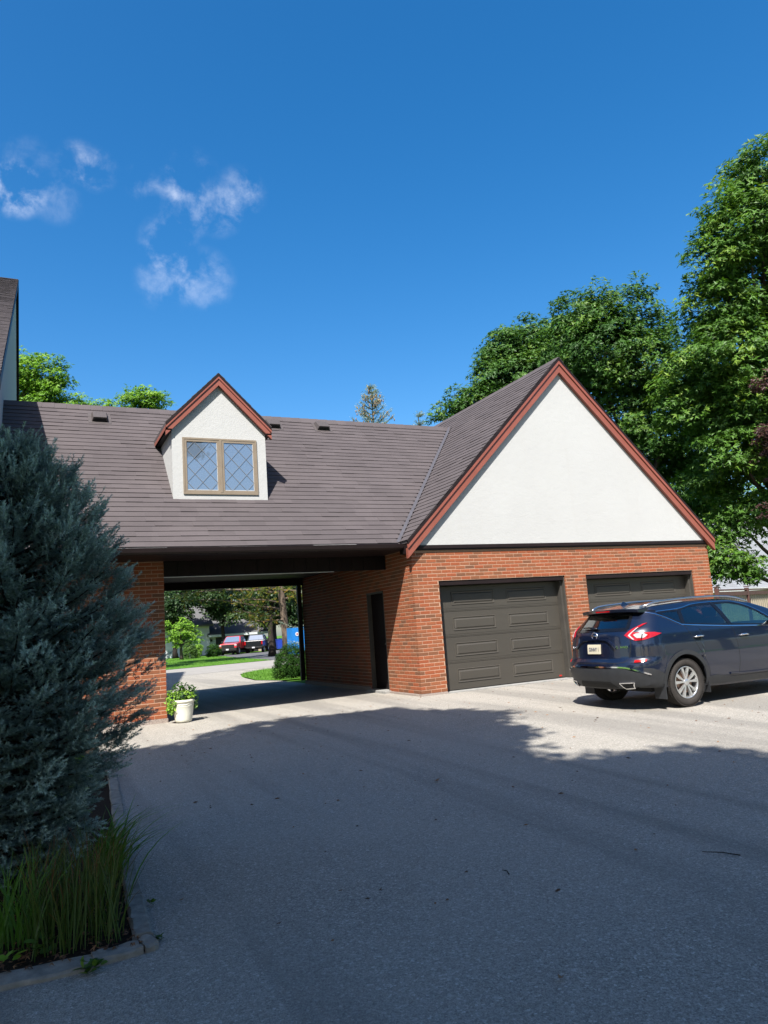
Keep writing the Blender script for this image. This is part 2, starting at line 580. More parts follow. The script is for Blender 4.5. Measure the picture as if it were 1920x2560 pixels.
def brick_mesh(ln, dp, hg):
    """one clay brick, corners slightly knocked off; origin at its near lower-left corner"""
    key = (round(ln, 3), round(dp, 3), round(hg, 3))
    if key in BRICKS: return BRICKS[key]
    e = 0.004
    mb = MB()
    P = []
    for z, s in ((0, e), (e, 0), (hg - e, 0), (hg, e)):
        P.append([(s, s, z), (ln - s, s, z), (ln - s, dp, z), (s, dp, z)])
    V = [v for r in P for v in r]
    F = []
    for k in range(3):
        for i in range(4):
            j = (i + 1) % 4
            F.append((k * 4 + i, k * 4 + j, (k + 1) * 4 + j, (k + 1) * 4 + i))
    F += [(3, 2, 1, 0), (12, 13, 14, 15)]
    me = mesh_from("brick", V, F, M['brick'])
    BRICKS[key] = me
    return me


def lay_bricks(specs, parent, limit, far_name="brickwork"):
    """specs: list of (origin, length, rotz, size_in_view); the largest in view become single bricks, the rest one part"""
    specs = sorted(specs, key=lambda s: -s[3])
    for o0, ln, rz, _ in specs[:limit]:
        o = obj("brick", brick_mesh(ln, 0.098, BC - 0.0125), parent, loc=o0, rot=(0, 0, rz))
        o["tone"] = float(RNG.random())
    rest = specs[limit:]
    if rest:
        VV, FF, AA, n = [], [], [], 0
        for o0, ln, rz, _ in rest:
            me = brick_mesh(ln, 0.098, BC - 0.0125)
            v = np.array([q.co[:] for q in me.vertices])
            c, s = math.cos(rz), math.sin(rz)
            v = np.stack([v[:, 0] * c - v[:, 1] * s, v[:, 0] * s + v[:, 1] * c, v[:, 2]], 1) + np.array(o0)
            VV.append(v); FF += [tuple(i + n for i in q.vertices) for q in me.polygons]
            AA += [RNG.random()] * len(v); n += len(v)
        o = obj(far_name, mesh_from(far_name, np.concatenate(VV), FF, M['brick'], attrs={'tone_pt': AA}), parent)
        o["kind"] = "stuff"


def view_size(pnt):
    return 1.0 / np.linalg.norm(np.array(pnt) - CAM)


# ------------------------------------------------------------------ roof shingles
def slope_shingles(origin, along, up, rows, expo, span, parent, limit, seed, far_name="shingle_field"):
    """courses on a plane: origin at the eave, 'along' and 'up' unit vectors, span(k) gives (a0,a1) for course k"""
    rng = np.random.default_rng(seed)
    origin = np.array(origin, float); A = np.array(along, float); U = np.array(up, float); Nn = np.cross(A, U)
    if Nn[2] < 0: Nn = -Nn
    specs = []
    for k in range(rows):
        a0, a1 = span(k)
        if a1 - a0 < 0.03: continue
        a = a0 - rng.uniform(0, 0.3)
        while a < a1:
            wd = rng.choice([0.30, 0.38, 0.50], p=[0.4, 0.35, 0.25])
            b = min(a + wd, a1); s = max(a, a0)
            if b - s > 0.02: specs.append((k, s, b, rng.uniform(0, 1), rng.choice([0.009, 0.011, 0.015], p=[.4, .4, .2]), rng.uniform(-.003, .003)))
            a = a + wd
    def verts(k, s, b, th, sh):
        u0 = k * expo + sh; u1 = (k + 1) * expo + 0.05
        base = 0.006
        P = []
        for (aa, uu, hh) in ((s, u0, 0), (b, u0, 0), (b, u1, 0), (s, u1, 0), (s, u0, base + th), (b, u0, base + th * 0.9), (b, u1, 0.001), (s, u1, 0.001)):
            P.append(origin + A * aa + U * uu + Nn * (hh))
        return P
    cen = [origin + A * (sp[1] + sp[2]) / 2 + U * sp[0] * expo for sp in specs]
    order = sorted(range(len(specs)), key=lambda i: -view_size(cen[i]) * (specs[i][2] - specs[i][1]))
    cache = {}
    R = Matrix((A.tolist(), U.tolist(), Nn.tolist())).transposed()
    eul = R.to_euler()
    VV, FF, AA, n = [], [], [], 0
    for rank, i in enumerate(order):
        k, s, b, t, th, sh = specs[i]
        if rank < limit:
            key = (round(b - s, 2), th)
            if key not in cache:
                ln = key[0]; u1 = expo + 0.05
                V = [(0, 0, 0), (ln, 0, 0), (ln, u1, 0), (0, u1, 0), (0, 0, .006 + th), (ln, 0, .006 + th * .9), (ln, u1, .001), (0, u1, .001)]
                cache[key] = mesh_from("shingle", V, BOXF, M['shingle'])
            o = obj("shingle", cache[key], parent, loc=(origin + A * s + U * (k * expo + sh)).tolist(), rot=eul)
            o["tone"] = float(t)
        else:
            VV += verts(k, s, b, th, sh); FF += [tuple(q + n for q in f) for f in BOXF]; AA += [t] * 8; n += 8
    if VV:
        o = obj(far_name, mesh_from(far_name, VV, FF, M['shingle'], attrs={'tone_pt': AA}), parent)
        o["kind"] = "stuff"


# ------------------------------------------------------------------ GARAGE
GW, GD = 8.30, 6.69                       # width along x, depth along y
O1, O2 = (0.585, 3.779), (4.373, 7.692)   # the two door openings
OH = 2.215
EZ = 3.04                                 # height of the garage eave (roof surface)
GM = 0.985                                # roof slope
GAP = EZ + GM * (GW / 2 + 0.13)           # ridge height
CE, CM, CRY = 3.02, 1.0155, 3.678         # carport eave height, slope, ridge y
CRZ = CE + CM * (CRY - 0.17)
BTOP = 2.845

garage = thing("garage", "red brick two-door garage with a tall white stucco gable", "garage", (GW / 2, 0, 0))


def garage_walls():
    t = 0.005
    mb = MB()
    D = 0.11
    # mortar backing, set just behind the brick faces, with the two openings left free
    for x0, x1, z0, z1 in ((t, O1[0] - t, 0.0, BTOP), (O1[1] + t, O2[0] - t, 0, BTOP), (O2[1] + t, GW - t, 0, BTOP),
                           (O1[0] - t, O1[1] + t, OH + t, BTOP), (O2[0] - t, O2[1] + t, OH + t, BTOP)):
        mb.box(x0, x1, t, D, z0, z1)
    mb.build("front_wall", M['mortar'], garage)
    mb = MB()
    d0, d1, dz = 1.43, 2.18 + .12, 2.15
    for y0, y1, z0, z1 in ((D, d0, 0, 2.95), (d1, GD - t, 0, 2.95), (d0, d1, dz, 2.95)):
        mb.box(t, 0.2, y0, y1, z0, z1)
    mb.build("side_wall", M['mortar'], garage)
    mb = MB()
    mb.box(GW - 0.2, GW, D, GD, 0, 2.95); mb.box(0.2, GW - .2, GD - .2, GD, 0, 2.95)
    mb.build("rear_wall", M['brick'], garage)
    specs = []
    nc = int(2.95 / BC) + 1
    zb = 0.042
    for k in range(nc):
        z = zb + k * BC
        x = 0.0 if k % 2 == 0 else 0.112 - 0.0
        first = True
        spans = [(0, O1[0]), (O1[1], O2[0]), (O2[1], GW)] if z + BC * .5 < OH else [(0, GW)]
        off = 0.0 if k % 2 == 0 else -0.113
        for s0, s1 in (spans if z + BC <= BTOP + .03 else []):
            start = s0
            i0 = math.floor((s0 - off) / BP)
            xx = off + i0 * BP
            while xx < s1 - 0.02:
                a = max(xx, s0); b_ = min(xx + BP, s1)
                if k % 2 == 1 and s0 == 0 and a < 0.105: a = 0.112
                ln = b_ - a - (0.010 if b_ < s1 - 1e-4 else 0)
                if ln > 0.03: specs.append(((a, RNG.uniform(0, .003), z), round(ln, 3), 0.0, view_size((a, 0, z)) * min(ln, .2)))
                xx += BP
        # side wall (x = 0), seen at a slant; rotated so that the brick's face looks to -x
        y = 0.11 if k % 2 == 0 else 0.0
        yy = y
        while yy < GD - 0.02:
            b_ = min(yy + BP, GD)
            segs = [(yy, b_)]
            if z + BC * .5 < dz and b_ > d0 and yy < d1:
                segs = [q for q in ((yy, min(b_, d0)), (max(yy, d1), b_)) if q[1] - q[0] > 0.03]
            for a, c in segs:
                ln = c - a - 0.010
                if ln > .02:
                    specs.append(((RNG.uniform(0, .003), a + ln, z), round(ln, 3), -math.pi / 2, view_size((0, a, z)) * ln * (0.25 if yy < 1.4 else .12)))
            yy += BP
    lay_bricks(specs, garage, 300)
    # pebble-dash foundation strip
    for q in ((-0.012, O1[0], -0.012, 0.09, -0.15, 0.040), (O1[1], O2[0], -0.012, .09, -.15, .040), (O2[1], GW + .012, -.012, .09, -.15, .040),
              (-0.035, 0.08, 0.092, 1.36, -.15, 0.040), (-0.035, .08, 2.36, GD, -.15, 0.09)):
        mb = MB(); mb.box(*q); mb.build("foundation", M['aggregate'], garage)
    # side door in its deep recess, with a concrete step
    mb = MB(); mb.box(0.11, 0.15, d0, d1, 0.04, dz - 0.03)
    sd = mb.build("side_door", M['brown_wood'], garage)
    mb = MB()
    for z0, z1 in ((0.2, 0.95), (1.1, 1.95)): mb.box(0.100, 0.112, d0 + .12, d1 - .12, z0, z1)
    mb.build("door_panel", M['brown_wood'], sd, bevel=.006)
    mb = MB(); mb.tube([(0.11, d0 + .09, 1.02), (0.06, d0 + .09, 1.02)], .012); mb.lathe([(0, -.02), (.028, -.01), (.03, .01), (0, .025)], (0.05, d0 + .09, 1.02), 10)
    mb.build("handle", M['came'], sd)
    mb = MB()
    mb.box(0.0, 0.1, d0, d0 + .02, 0.04, dz); mb.box(0.0, 0.1, d1 - .02, d1, 0.04, dz); mb.box(-.01, 0.1, d0, d1, dz - .035, dz)
    mb.build("door_frame", M['jamb'], garage)
    mb = MB(); mb.box(-0.14, 0.12, d0 - .08, d1 + .02, -.12, 0.052)
    mb.build("door_step", M['concrete'], garage, bevel=.01)


garage_walls()


def garage_door(x0, x1):
    RD = 0.235                      # how far the door stands back in the opening
    d = MB()
    # the four sections stand one on the other with a fine joint
    nsec = 4
    zt = OH - 0.10
    door_root = None
    hgt = (zt - 0.03) / nsec
    a, b = x0 + 0.075, x1 - 0.075
    m0 = MB(); m0.box(a, b, RD + .045, RD + .06, 0.03, zt + .03)
    door_root = m0.build("garage_door", M['garage_paint'], garage)
    for k in range(nsec):
        z0 = 0.03 + k * hgt; z1 = z0 + hgt - 0.006
        mb = MB(); mb.box(a, b, RD, RD + 0.045, z0, z1)
        for q in (0.055, 0.10): pass
        mb.build("section", M['garage_paint'], door_root, bevel=.004)
        # two raised panels in each section: a moulded rim with a raised field
        wd = (b - a)
        for c in (0.275, 0.725):
            cx = a + wd * c; hw = wd * 0.172; cz = (z0 + z1) / 2 + .01; hh = 0.138
            V, F = [], []
            rings = [(0, 0.0045), (0.010, -0.008), (0.024, 0.003), (0.040, 0.003), (0.062, -0.010)]
            for inset, out in rings:
                V += [(cx - hw + inset, RD + out, cz - hh + inset), (cx + hw - inset, RD + out, cz - hh + inset),
                      (cx + hw - inset, RD + out, cz + hh - inset), (cx - hw + inset, RD + out, cz + hh - inset)]
            for r in range(len(rings) - 1):
                for i in range(4):
                    j = (i + 1) % 4; F.append((r * 4 + i, r * 4 + j, r * 4 + 4 + j, r * 4 + 4 + i))
            q = (len(rings) - 1) * 4
            F.append((q, q + 1, q + 2, q + 3))
            # the rim stands proud in front of the section: shift forward
            V = [(x, y - 0.004, z) for x, y, z in V]
            pm = MB(); pm.add(V, F); pm.build("door_panel", M['garage_paint'], door_root)
        if k < nsec - 1 or True:
            mb = MB()
            for dz in (0.026, 0.062):
                mb.box(a + .01, b - .01, RD - .0035, RD + .002, z0 + dz, z0 + dz + .012)
            if k > 0: mb.build("rib", M['garage_paint'], door_root)
    mb = MB(); mb.box(a, b, RD - .004, RD + .05, -0.02, 0.028)
    mb.build("bottom_seal", M['black_rubber'], door_root)
    # jambs and header of the opening
    mb = MB(); mb.box(x0 - .012, x0 + .075, 0.10, RD + .08, -.02, OH + .012); mb.box(x0 - .012, x0 + .03, 0.03, 0.10, -.02, OH + .012)
    mb.build("jamb", M['brown_trim'], garage)  # left jamb takes the darker trim colour, painting in its shade
    mb = MB(); mb.box(x1 - .075, x1 + .012, 0.10, RD + .08, -.02, OH + .012); mb.box(x1 - .03, x1 + .012, 0.03, .10, -.02, OH + .012)
    mb.build("jamb", M['jamb'], garage)
    mb = MB(); mb.box(x0 + .03, x1 - .03, 0.022, RD + .08, zt + .012, OH + .012)
    mb.build("header", M['brown_trim'], garage)
    mb = MB(); mb.box(x0 + .02, x1 - .02, -0.03, RD + .06, -.12, 0.016)
    mb.build("door_sill", M['concrete'], garage)


garage_door(*O1)
garage_door(*O2)
mb = MB(); mb.box(3.53, 3.60, 0.226, 0.231, 0.055, 0.085); mb.build("maker_label", simple("red_sticker", (0.55, 0.03, 0.02), None, 0.4), garage)


def garage_gable():
    RX = GW / 2
    ro = -0.13                    # rake overhang in front of the stucco
    # stucco gable
    s0 = 2.945
    zw = lambda x: EZ + GM * (x + 0.13) - 0.27 if x <= RX else EZ + GM * (GW + 0.13 - x) - 0.27
    n = 1
    mb = MB()
    mb.prism([(0.10 - .12, s0), (GW + .03, s0), (RX, zw(RX))], 'y', -0.045, 0.1)
    mb.build("stucco_gable", M['stucco'], garage)
    mb = MB(); mb.box(-0.06, GW + .06, -.055, 0.10, 2.875, 2.944)
    mb.build("ledge_flashing", M['brown_trim'], garage)
    mb = MB(); mb.box(0.0, GW, -.035, 0.10, 2.842, 2.874)
    mb.build("ledge_soffit", M['brown_trim'], garage)
    # roof slabs
    th = 0.05
    for sgn, nm in ((-1, "roof"), (1, "roof")):
        xe = -0.13 if sgn < 0 else GW + 0.13
        mb = MB()
        mb.prism([(xe, EZ - th - .004), (RX, GAP - th - .004), (RX, GAP - .004), (xe, EZ - .004)], 'y', ro - .02, GD + 0.5)
        r = mb.build(nm, M['shingle'], garage)
        # rake boards, the flat one and a trim board standing proud along its top, on the front only
        dx = abs(RX - xe); ln = math.hypot(dx, GAP - EZ); ux, uz = dx / ln, (GAP - EZ) / ln
        nxx, nzz = (-uz, ux) if sgn < 0 else (uz, ux)   # outward (up) normal of the slope
        def off(pt, d): return (pt[0] - nxx * d, pt[1] - nzz * d)
        E0, A0 = (xe, EZ), (RX, GAP)
        def band(d0, d1, y0, y1, name, mat, foot=0.0):
            def at_x(x, d):     # point on the line parallel to the slope at depth d, at given x
                zz = EZ + (GAP - EZ) * (x - xe) / (RX - xe) - d / ux
                return (x, zz)
            def cut(d):          # plumb cut at the foot
                return at_x(xe, d)
            V = [cut(d0), at_x(RX, d0), at_x(RX, d1), cut(d1)]
            V = [(q[0], q[1]) for q in V]
            mbb = MB(); mbb.prism(V, 'y', y0, y1); return mbb.build(name, mat, garage)
        band(0.055, 0.118, ro - .028, ro + .02, "rake_trim", M['terracotta'])
        band(0.118, 0.255, ro, -0.046, "rake_board", M['terracotta'])
        band(0.012, 0.056, ro - .035, ro + .01, "drip_edge", M['brown_trim'])
    # left slope: courses run along y; between the front rake and the valley (all the way back above the carport ridge)
    L = math.hypot(GW / 2 + .13, GAP - EZ)
    ux, uz = (GW / 2 + .13) / L, (GAP - EZ) / L
    expo = 0.147
    def span(k):
        z = EZ + (k + 0.5) * expo * uz
        yv = 0.17 + (z - CE) / CM - 0.05
        if z > CRZ - .02: return (-GD - .5, .03 - ro)
        return (-max(yv, ro), .03 - ro)
    slope_shingles((-0.14, 0, EZ), (0, -1, 0), (ux, 0, uz), int(L / expo), expo, span, garage, 300, 5)
    # ridge cap
    mb = MB()
    y = ro - .03
    while y < GD + .4:
        for sg in (-1, 1):
            mb.obox((RX + sg * .07, y + .11, GAP - .062), (0.085 * ux, 0, -sg * 0.085 * uz) if sg > 0 else (0.085 * ux, 0, 0.085 * uz), (0, .118, .004), (0, 0, .006), RNG.random())
        y += 0.22
    mb.build("ridge_cap", M['shingle'], garage, attr='tone_pt')
    # valley flashing where the carport roof runs in: a bent strip
    mb = MB()
    P0 = np.array([-0.15, 0.17, CE + .02]); xt = -0.13 + (CRZ - EZ) / GM
    P1 = np.array([xt, CRY, CRZ + .03])
    side_c = np.array([-0.07, 0, 0.0]); side_g = np.array([0.03, 0, .03 * GM])
    V = [P0 + side_c + (0, 0, .012), P0, P0 + side_g + (0, 0, .015), P1 + side_g + (0, 0, .015), P1, P1 + side_c + (0, 0, .012)]
    mb.add(V, [(0, 1, 4, 5), (1, 2, 3, 4)])
    mb.build("valley_flashing", M['valley_metal'], garage, recalc=False)
    # soffit box at the foot of the left rake and the left-hand eave board
    mb = MB(); mb.box(-0.12, -0.02, ro + .03, 0.25, EZ - .25, EZ - .07)
    mb.build("eave_return", M['brown_trim'], garage)
    mb = MB(); mb.box(GW + .01, GW + .12, ro + .03, GD + .4, EZ - .22, EZ - .07)
    mb.build("eave_board", M['brown_trim'], garage)


garage_gable()

# ------------------------------------------------------------------ CARPORT (drive-through between house and garage)
carport = thing("carport", "brown shingled carport roof over the drive-through with a dormer", "carport", (-4.6, 1.19, -0.05))
CX0 = -7.36        # where it dies into the main house
PF = 1.19          # plane of pillar, beam and dormer front


def build_carport():
    # pillar wall left of the way through
    t = 0.005
    mb = MB(); mb.box(CX0 + .02, -4.6 - t, PF + t, PF + .34, -.2, 2.95)
    mb.build("pillar", M['mortar'], carport)
    specs = []
    k = 0
    while 0.03 + k * BC < 2.9:
        z = 0.03 + k * BC
        x1 = -4.60 - (0.0 if k % 2 == 0 else 0.0)
        xx = -4.60; step = BP if k % 2 == 0 else BP / 2
        while xx > CX0 + .05:
            a = max(xx - step, CX0); ln = xx - a - .010
            specs.append(((a + .010, PF + RNG.uniform(0, .003), z), round(ln, 3), 0.0, view_size((a, PF, z)) * (2 if xx > -5.6 else .5)))
            xx -= step; step = BP
        yy = PF + (0.112 if k % 2 == 0 else 0.11)
        specs.append(((-4.60 + RNG.uniform(-.003, 0), yy, z), .21, math.pi / 2, .01))
        k += 1
    lay_bricks(specs, carport, 300)
    mb = MB(); mb.box(CX0, -4.585, PF - .015, PF + .35, -.25, 0.028)
    mb.build("foundation", M['aggregate'], carport)
    # rear pillar
    mb = MB(); mb.box(CX0, -4.6, 6.35, 6.69, -.25, 2.95)
    mb.build("rear_pillar", M['brick'], carport)
    # front beam clad in upright boards, soffit, ceiling, rear beam
    z0, z1 = 2.585, 2.875
    x = -4.60; i = 0
    while x < -0.005:
        b = min(x + 0.255, -0.003)
        mb = MB(); mb.box(x + .003, b - .003, PF, PF + .022, z0, z1)
        mb.build("beam_board", M['brown_wood'], carport)
        x = b
    mb = MB(); mb.box(-4.6, -.003, PF + .022, PF + .16, z0 + .01, z1)
    mb.build("beam", M['brown_wood'], carport)
    # pale unpainted lower edge, uneven
    x = -4.6; mb = MB()
    while x < -1.25:
        b = x + RNG.uniform(.25, .5); b = min(b, -1.2); dz = RNG.uniform(0, .004)
        mb.box(x, b, PF - .006, PF + .03, z0 - .016 + dz, z0 - .002); x = b
    mb.build("beam_edge", M['flash'], carport)
    mb = MB(); mb.box(CX0, -.05, 0.10, PF + .02, 2.878, 2.90)
    mb.build("soffit", M['brown_trim'], carport)
    mb = MB()
    y = PF + .16
    while y < 6.6:
        mb.box(-4.6, -.003, y, min(y + .145, 6.68), 2.87, 2.886); y += .15
    mb.build("ceiling", M['brown_wood'], carport)
    mb = MB(); mb.box(-4.9, 0.0, 6.55, 6.70, 2.69, 2.95)
    mb.build("rear_beam", M['brown_wood'], carport)
    mb = MB(); mb.box(-0.125, -0.005, 6.70, 6.80, 0.10, 2.9)
    mb.build("downspout", M['brown_trim'], carport, bevel=.01)
    # roof body
    mb = MB()
    e = .008
    ye2 = 2 * CRY - 0.17
    xe_ = -0.3
    xt = -0.13 + (CRZ - EZ) / GM
    P = lambda x, y, dz: (x, y, (CE + CM * (y - .17) if y <= CRY else CRZ - CM * (y - CRY)) - dz)
    V = [P(CX0, .17, e), P(-.15, .17, e), P(xt, CRY, e), P(CX0, CRY, e), P(CX0, .17, .06), P(-.15, .17, .06), P(xt, CRY, .06), P(CX0, CRY, .06)]
    mb.add(V, BOXF)
    V = [P(CX0, CRY, e), P(xt, CRY, e), P(-.15, ye2, e), P(CX0, ye2, e), P(CX0, CRY, .06), P(xt, CRY, .06), P(-.15, ye2, .06), P(CX0, ye2, .06)]
    mb.add(V, BOXF)
    mb.build("roof", M['shingle'], carport)
    L = math.hypot(CRY - .17, CRZ - CE); uy, uz = (CRY - .17) / L, (CRZ - CE) / L
    expo = 0.150
    def span(k):
        z = CE + (k + .6) * expo * uz
        return (CX0, min(-0.13 + (z - EZ) / GM - .10, xt))
    slope_shingles((0, 0.165, CE - .004), (1, 0, 0), (0, uy, uz), int(L / expo), expo, span, carport, 300, 9)
    mb = MB()
    x = CX0
    while x < xt - .1:
        for sg in (-1, 1):
            mb.obox((x + .12, CRY + sg * .08, CRZ - .055), (.125, 0, .004), (0, .1 * uy, -sg * .1 * uz), (0, 0, .007), RNG.random())
        x += .24
    mb.build("ridge_cap", M['shingle'], carport, attr='tone_pt')
    # gutter: open trough with a rolled lip, and an added pale strip painting its light, sunlit inside
    prof = [(0.155, 2.985), (0.155, 2.885), (0.075, 2.885), (0.040, 2.915), (0.028, 2.985), (0.040, 2.992), (0.048, 2.985), (0.056, 2.925), (0.085, 2.9), (0.145, 2.9), (0.145, 2.985)]
    mb = MB(); mb.prism(prof, 'x', -5.60, -0.135)
    mb.build("gutter", M['brown_trim'], carport)
    mb = MB()
    x = -5.6
    while x < -.15:
        b = min(x + .9, -.15); dz = RNG.uniform(-.004, .004)
        mb.add([(x, .145, 3.0 + dz), (b, .145, 3.0 + dz), (b, .118, 2.965 + dz), (x, .118, 2.965 + dz), (x, .16, 3.006 + dz), (b, .16, 3.006 + dz)], [(0, 1, 2, 3), (4, 5, 1, 0)]); x = b
    mb.build("gutter_sun_strip", M['flash'], carport, recalc=False)
    mb = MB(); mb.box(CX0, -.14, .158, .18, 2.88, 3.0)
    mb.build("fascia", M['brown_trim'], carport)


build_carport()


def dormer():
    x0, x1, yf = -4.392, -2.530, PF
    zb, ze = 4.03, 5.47
    xm = (x0 + x1) / 2
    roofz = lambda y: CE + CM * (y - .17)
    sl = 1.02
    ov, fo = 0.115, 0.085                 # eave overhang, front overhang
    zr = ze + sl * (x1 - x0) / 2         # apex of the stucco
    mb = MB()
    # front face and cheeks: a solid house-shaped body running back into the roof
    prof = [(x0, zb - .02), (x1, zb - .02), (x1, ze), (xm, zr), (x0, ze)]
    yb = [yf + (q[1] - roofz(yf)) / CM + .03 for q in prof]
    k = 5
    V = [(q[0], yf, q[1]) for q in prof] + [(q[0], max(yb[i], yf + .02), q[1]) for i, q in enumerate(prof)]
    F = [(0, 1, 2, 3, 4), (9, 8, 7, 6, 5)] + [(i, (i + 1) % k, k + (i + 1) % k, k + i) for i in range(k)]
    mb.add(V, F)
    body = mb.build("dormer", M['stucco'], carport)
    # roof slabs
    zt = 0.26                            # roof surface above the stucco line
    ybk = CRY + 0.05
    cache = []
    for sg in (-1, 1):
        xe = (x0 - ov) if sg < 0 else (x1 + ov)
        za = zr + zt * .80
        zee = za - sl * abs(xe - xm)
        mb = MB()
        yb_e = .17 + (zee - CE) / CM
        V = [(xe, yf - fo, zee), (xm, yf - fo, za), (xm, ybk, za), (xe, yb_e + .05, zee)]
        V2 = [(x, y, z - .05) for x, y, z in V]
        mb.add(V2 + V, BOXF)
        mb.build("dormer_roof", M['shingle'], body)
        # courses on the dormer roof
        Ls = math.hypot(xm - xe, za - zee)
        mbs = MB()
        nr = int(Ls / .145)
        for r in range(nr + 1):
            f0 = r * .145 / Ls; f1 = min((r + 1) * .145 / Ls + .06, 1.0)
            if f0 >= 1: break
            xa, xb = xe + (xm - xe) * f0, xe + (xm - xe) * f1
            z_a, z_b = zee + (za - zee) * f0, zee + (za - zee) * f1
            y = yf - fo - .02
            yend = .17 + (z_a - CE) / CM + .1
            while y < yend:
                wd = RNG.choice([.33, .5, .66]); y2 = min(y + wd, yend); h = RNG.choice([.010, .016])
                VV = [(xa, y, z_a), (xb, y, z_b), (xb, y2, z_b), (xa, y2, z_a), (xa, y, z_a + h * 1.4), (xb, y, z_b + .002), (xb, y2, z_b + .002), (xa, y2, z_a + h * 1.4)]
                mbs.add(VV, BOXF, RNG.random()); y = y2
        q = mbs.build("dormer_shingles", M['shingle'], body, attr='tone_pt'); q["kind"] = "stuff"
        def at_x(x, d): return (x, zee + (za - zee) * (x - xe) / (xm - xe) - d)
        for d0, d1, ya, yb2, nm, mt in ((.062, .115, yf - fo - .02, yf - fo + .03, "rake_trim", 'terracotta'), (.115, .25, yf - fo, yf - .001, "rake_board", 'terracotta'),
                                        (.0, .062, yf - fo - .026, yf - fo + .02, "drip_edge", 'brown_trim')):
            mbb = MB(); mbb.prism([at_x(xe, d0), at_x(xm, d0), at_x(xm, d1), at_x(xe, d1)], 'y', ya, yb2)
            mbb.build(nm, M[mt], body)
        # eave fascia and soffit along the cheek
        ys = yf - fo
        mbb = MB(); mbb.add([(xe, ys, zee - .05), (xe, yb_e, zee - .05), (xe, yb_e - .12, zee - .16), (xe, ys, zee - .16), (xe - sg * .02, ys, zee - .05), (xe - sg * .02, yb_e, zee - .05), (xe - sg * .02, yb_e - .12, zee - .16), (xe - sg * .02, ys, zee - .16)], BOXF)
        mbb.build("eave_fascia", M['terracotta'], body)
        xi = x0 if sg < 0 else x1
        mbb = MB(); mbb.add([(xe, ys, zee - .16), (xi, ys, zee - .16), (xi, yb_e - .15, zee - .16), (xe, yb_e - .15, zee - .16), (xe, ys, zee - .13), (xi, ys, zee - .13), (xi, yb_e - .15, zee - .13), (xe, yb_e - .15, zee - .13)], BOXF)
        mbb.build("eave_soffit", M['brown_trim'], body)
    # flashing under the front
    mb = MB(); mb.box(x0 - .01, x1 + .01, yf - .05, yf, zb - .055, zb - .03); mb.build("apron_flashing", M['valley_metal'], body)
    # window
    wx0, wx1, wz0, wz1 = -4.195, -2.722, 4.165, 5.292
    win = MB()
    fw = .035
    win.box(wx0, wx1, yf - .022, yf + .02, wz0, wz0 + fw); win.box(wx0, wx1, yf - .022, yf + .02, wz1 - fw, wz1)
    win.box(wx0, wx0 + fw, yf - .022, yf + .02, wz0 + fw, wz1 - fw); win.box(wx1 - fw, wx1, yf - .022, yf + .02, wz0 + fw, wz1 - fw)
    wm = (wx0 + wx1) / 2
    win.box(wm - .024, wm + .024, yf - .026, yf + .02, wz0 + fw, wz1 - fw)
    W = win.build("window", M['taupe'], carport)
    for a, b in ((wx0 + fw, wm - .024), (wm + .024, wx1 - fw)):
        s = MB(); q = .044; z0, z1 = wz0 + fw, wz1 - fw
        s.box(a, b, yf - .016, yf + .015, z0, z0 + q); s.box(a, b, yf - .016, yf + .015, z1 - q, z1)
        s.box(a, a + q, yf - .016, yf + .015, z0 + q, z1 - q); s.box(b - q, b, yf - .016, yf + .015, z0 + q, z1 - q)
        s.build("sash", M['taupe'], W)
        ga, gb, g0, g1 = a + q, b - q, z0 + q, z1 - q
        s = MB(); s.box(ga, gb, yf - .002, yf + .004, g0, g1); s.build("pane", M['window_glass'], W)
        s = MB(); s.box(ga, gb, yf - .010, yf - .004, g0, g0 + .012); s.box(gb - .008, gb, yf - .010, yf - .004, g0 + .012, g1)
        s.build("glazing_bead", M['flash'], W)
        # diamond leading, clipped to the pane
        cw, ch = (gb - ga) / 2.0, (g1 - g0) / 3.0
        s = MB()
        for sg in (1, -1):
            for kk in range(-6, 9):
                pts = []
                # line: (x-ga)/cw *sg + (z-g0)/ch = kk
                n = 60
                for i in range(n + 1):
                    x = ga + (gb - ga) * i / n
                    z = g0 + ch * (kk + .5 - sg * (x - ga) / cw)
                    if g0 <= z <= g1: pts.append((x, z))
                if len(pts) > 2:
                    s.bar((pts[0][0], yf - .005, pts[0][1]), (pts[-1][0], yf - .005, pts[-1][1]), .006, .013, up=(0, 1, 0) if False else (0, -1, 0.001))
        s.build("leading", M['came'], W)


dormer()


def roof_vent(x, y):
    zc = CE + CM * (y - .17)
    u = np.array([0, 1, CM]) / math.hypot(1, CM); nn = np.array([0, -CM, 1]) / math.hypot(1, CM); a = np.array([1, 0, 0])
    c = np.array([x, y, zc])
    root = thing("roof_vent", LV.pop(0), "roof vent", (x, y, zc), group="roof vents")
    mb = MB(); mb.obox(c + nn * .012, a * .23, u * .22, nn * .006); mb.build("flange", M['vent'], root)
    mb = MB()
    # hood: open toward the eave
    w, h = .165, .13
    p = lambda s, t, q: c + a * s + u * t + nn * q
    V = [p(-w, -.16, .02), p(w, -.16, .02), p(w, .16, .02), p(-w, .16, .02), p(-w * .8, -.15, h), p(w * .8, -.15, h), p(w * .85, .13, h * .8), p(-w * .85, .13, h * .8)]
    mb.add(V, BOXF); mb.build("hood", M['vent'], root, bevel=.008)
    mb = MB(); V = [p(-w * .82, -.165, .03), p(w * .82, -.165, .03), p(w * .66, -.157, h * .72), p(-w * .66, -.157, h * .72)]
    mb.add(V, [(0, 1, 2, 3)]); mb.build("grille", M['black_rubber'], root, recalc=False)


LV = ["square brown roof vent left of the dormer, near the ridge", "brown roof vent half hidden behind the dormer's right eave",
      "square brown roof vent on the ridge right of the dormer"]
roof_vent(-5.52, 3.30)
roof_vent(-1.66, 3.40)
roof_vent(-0.40, 3.42)

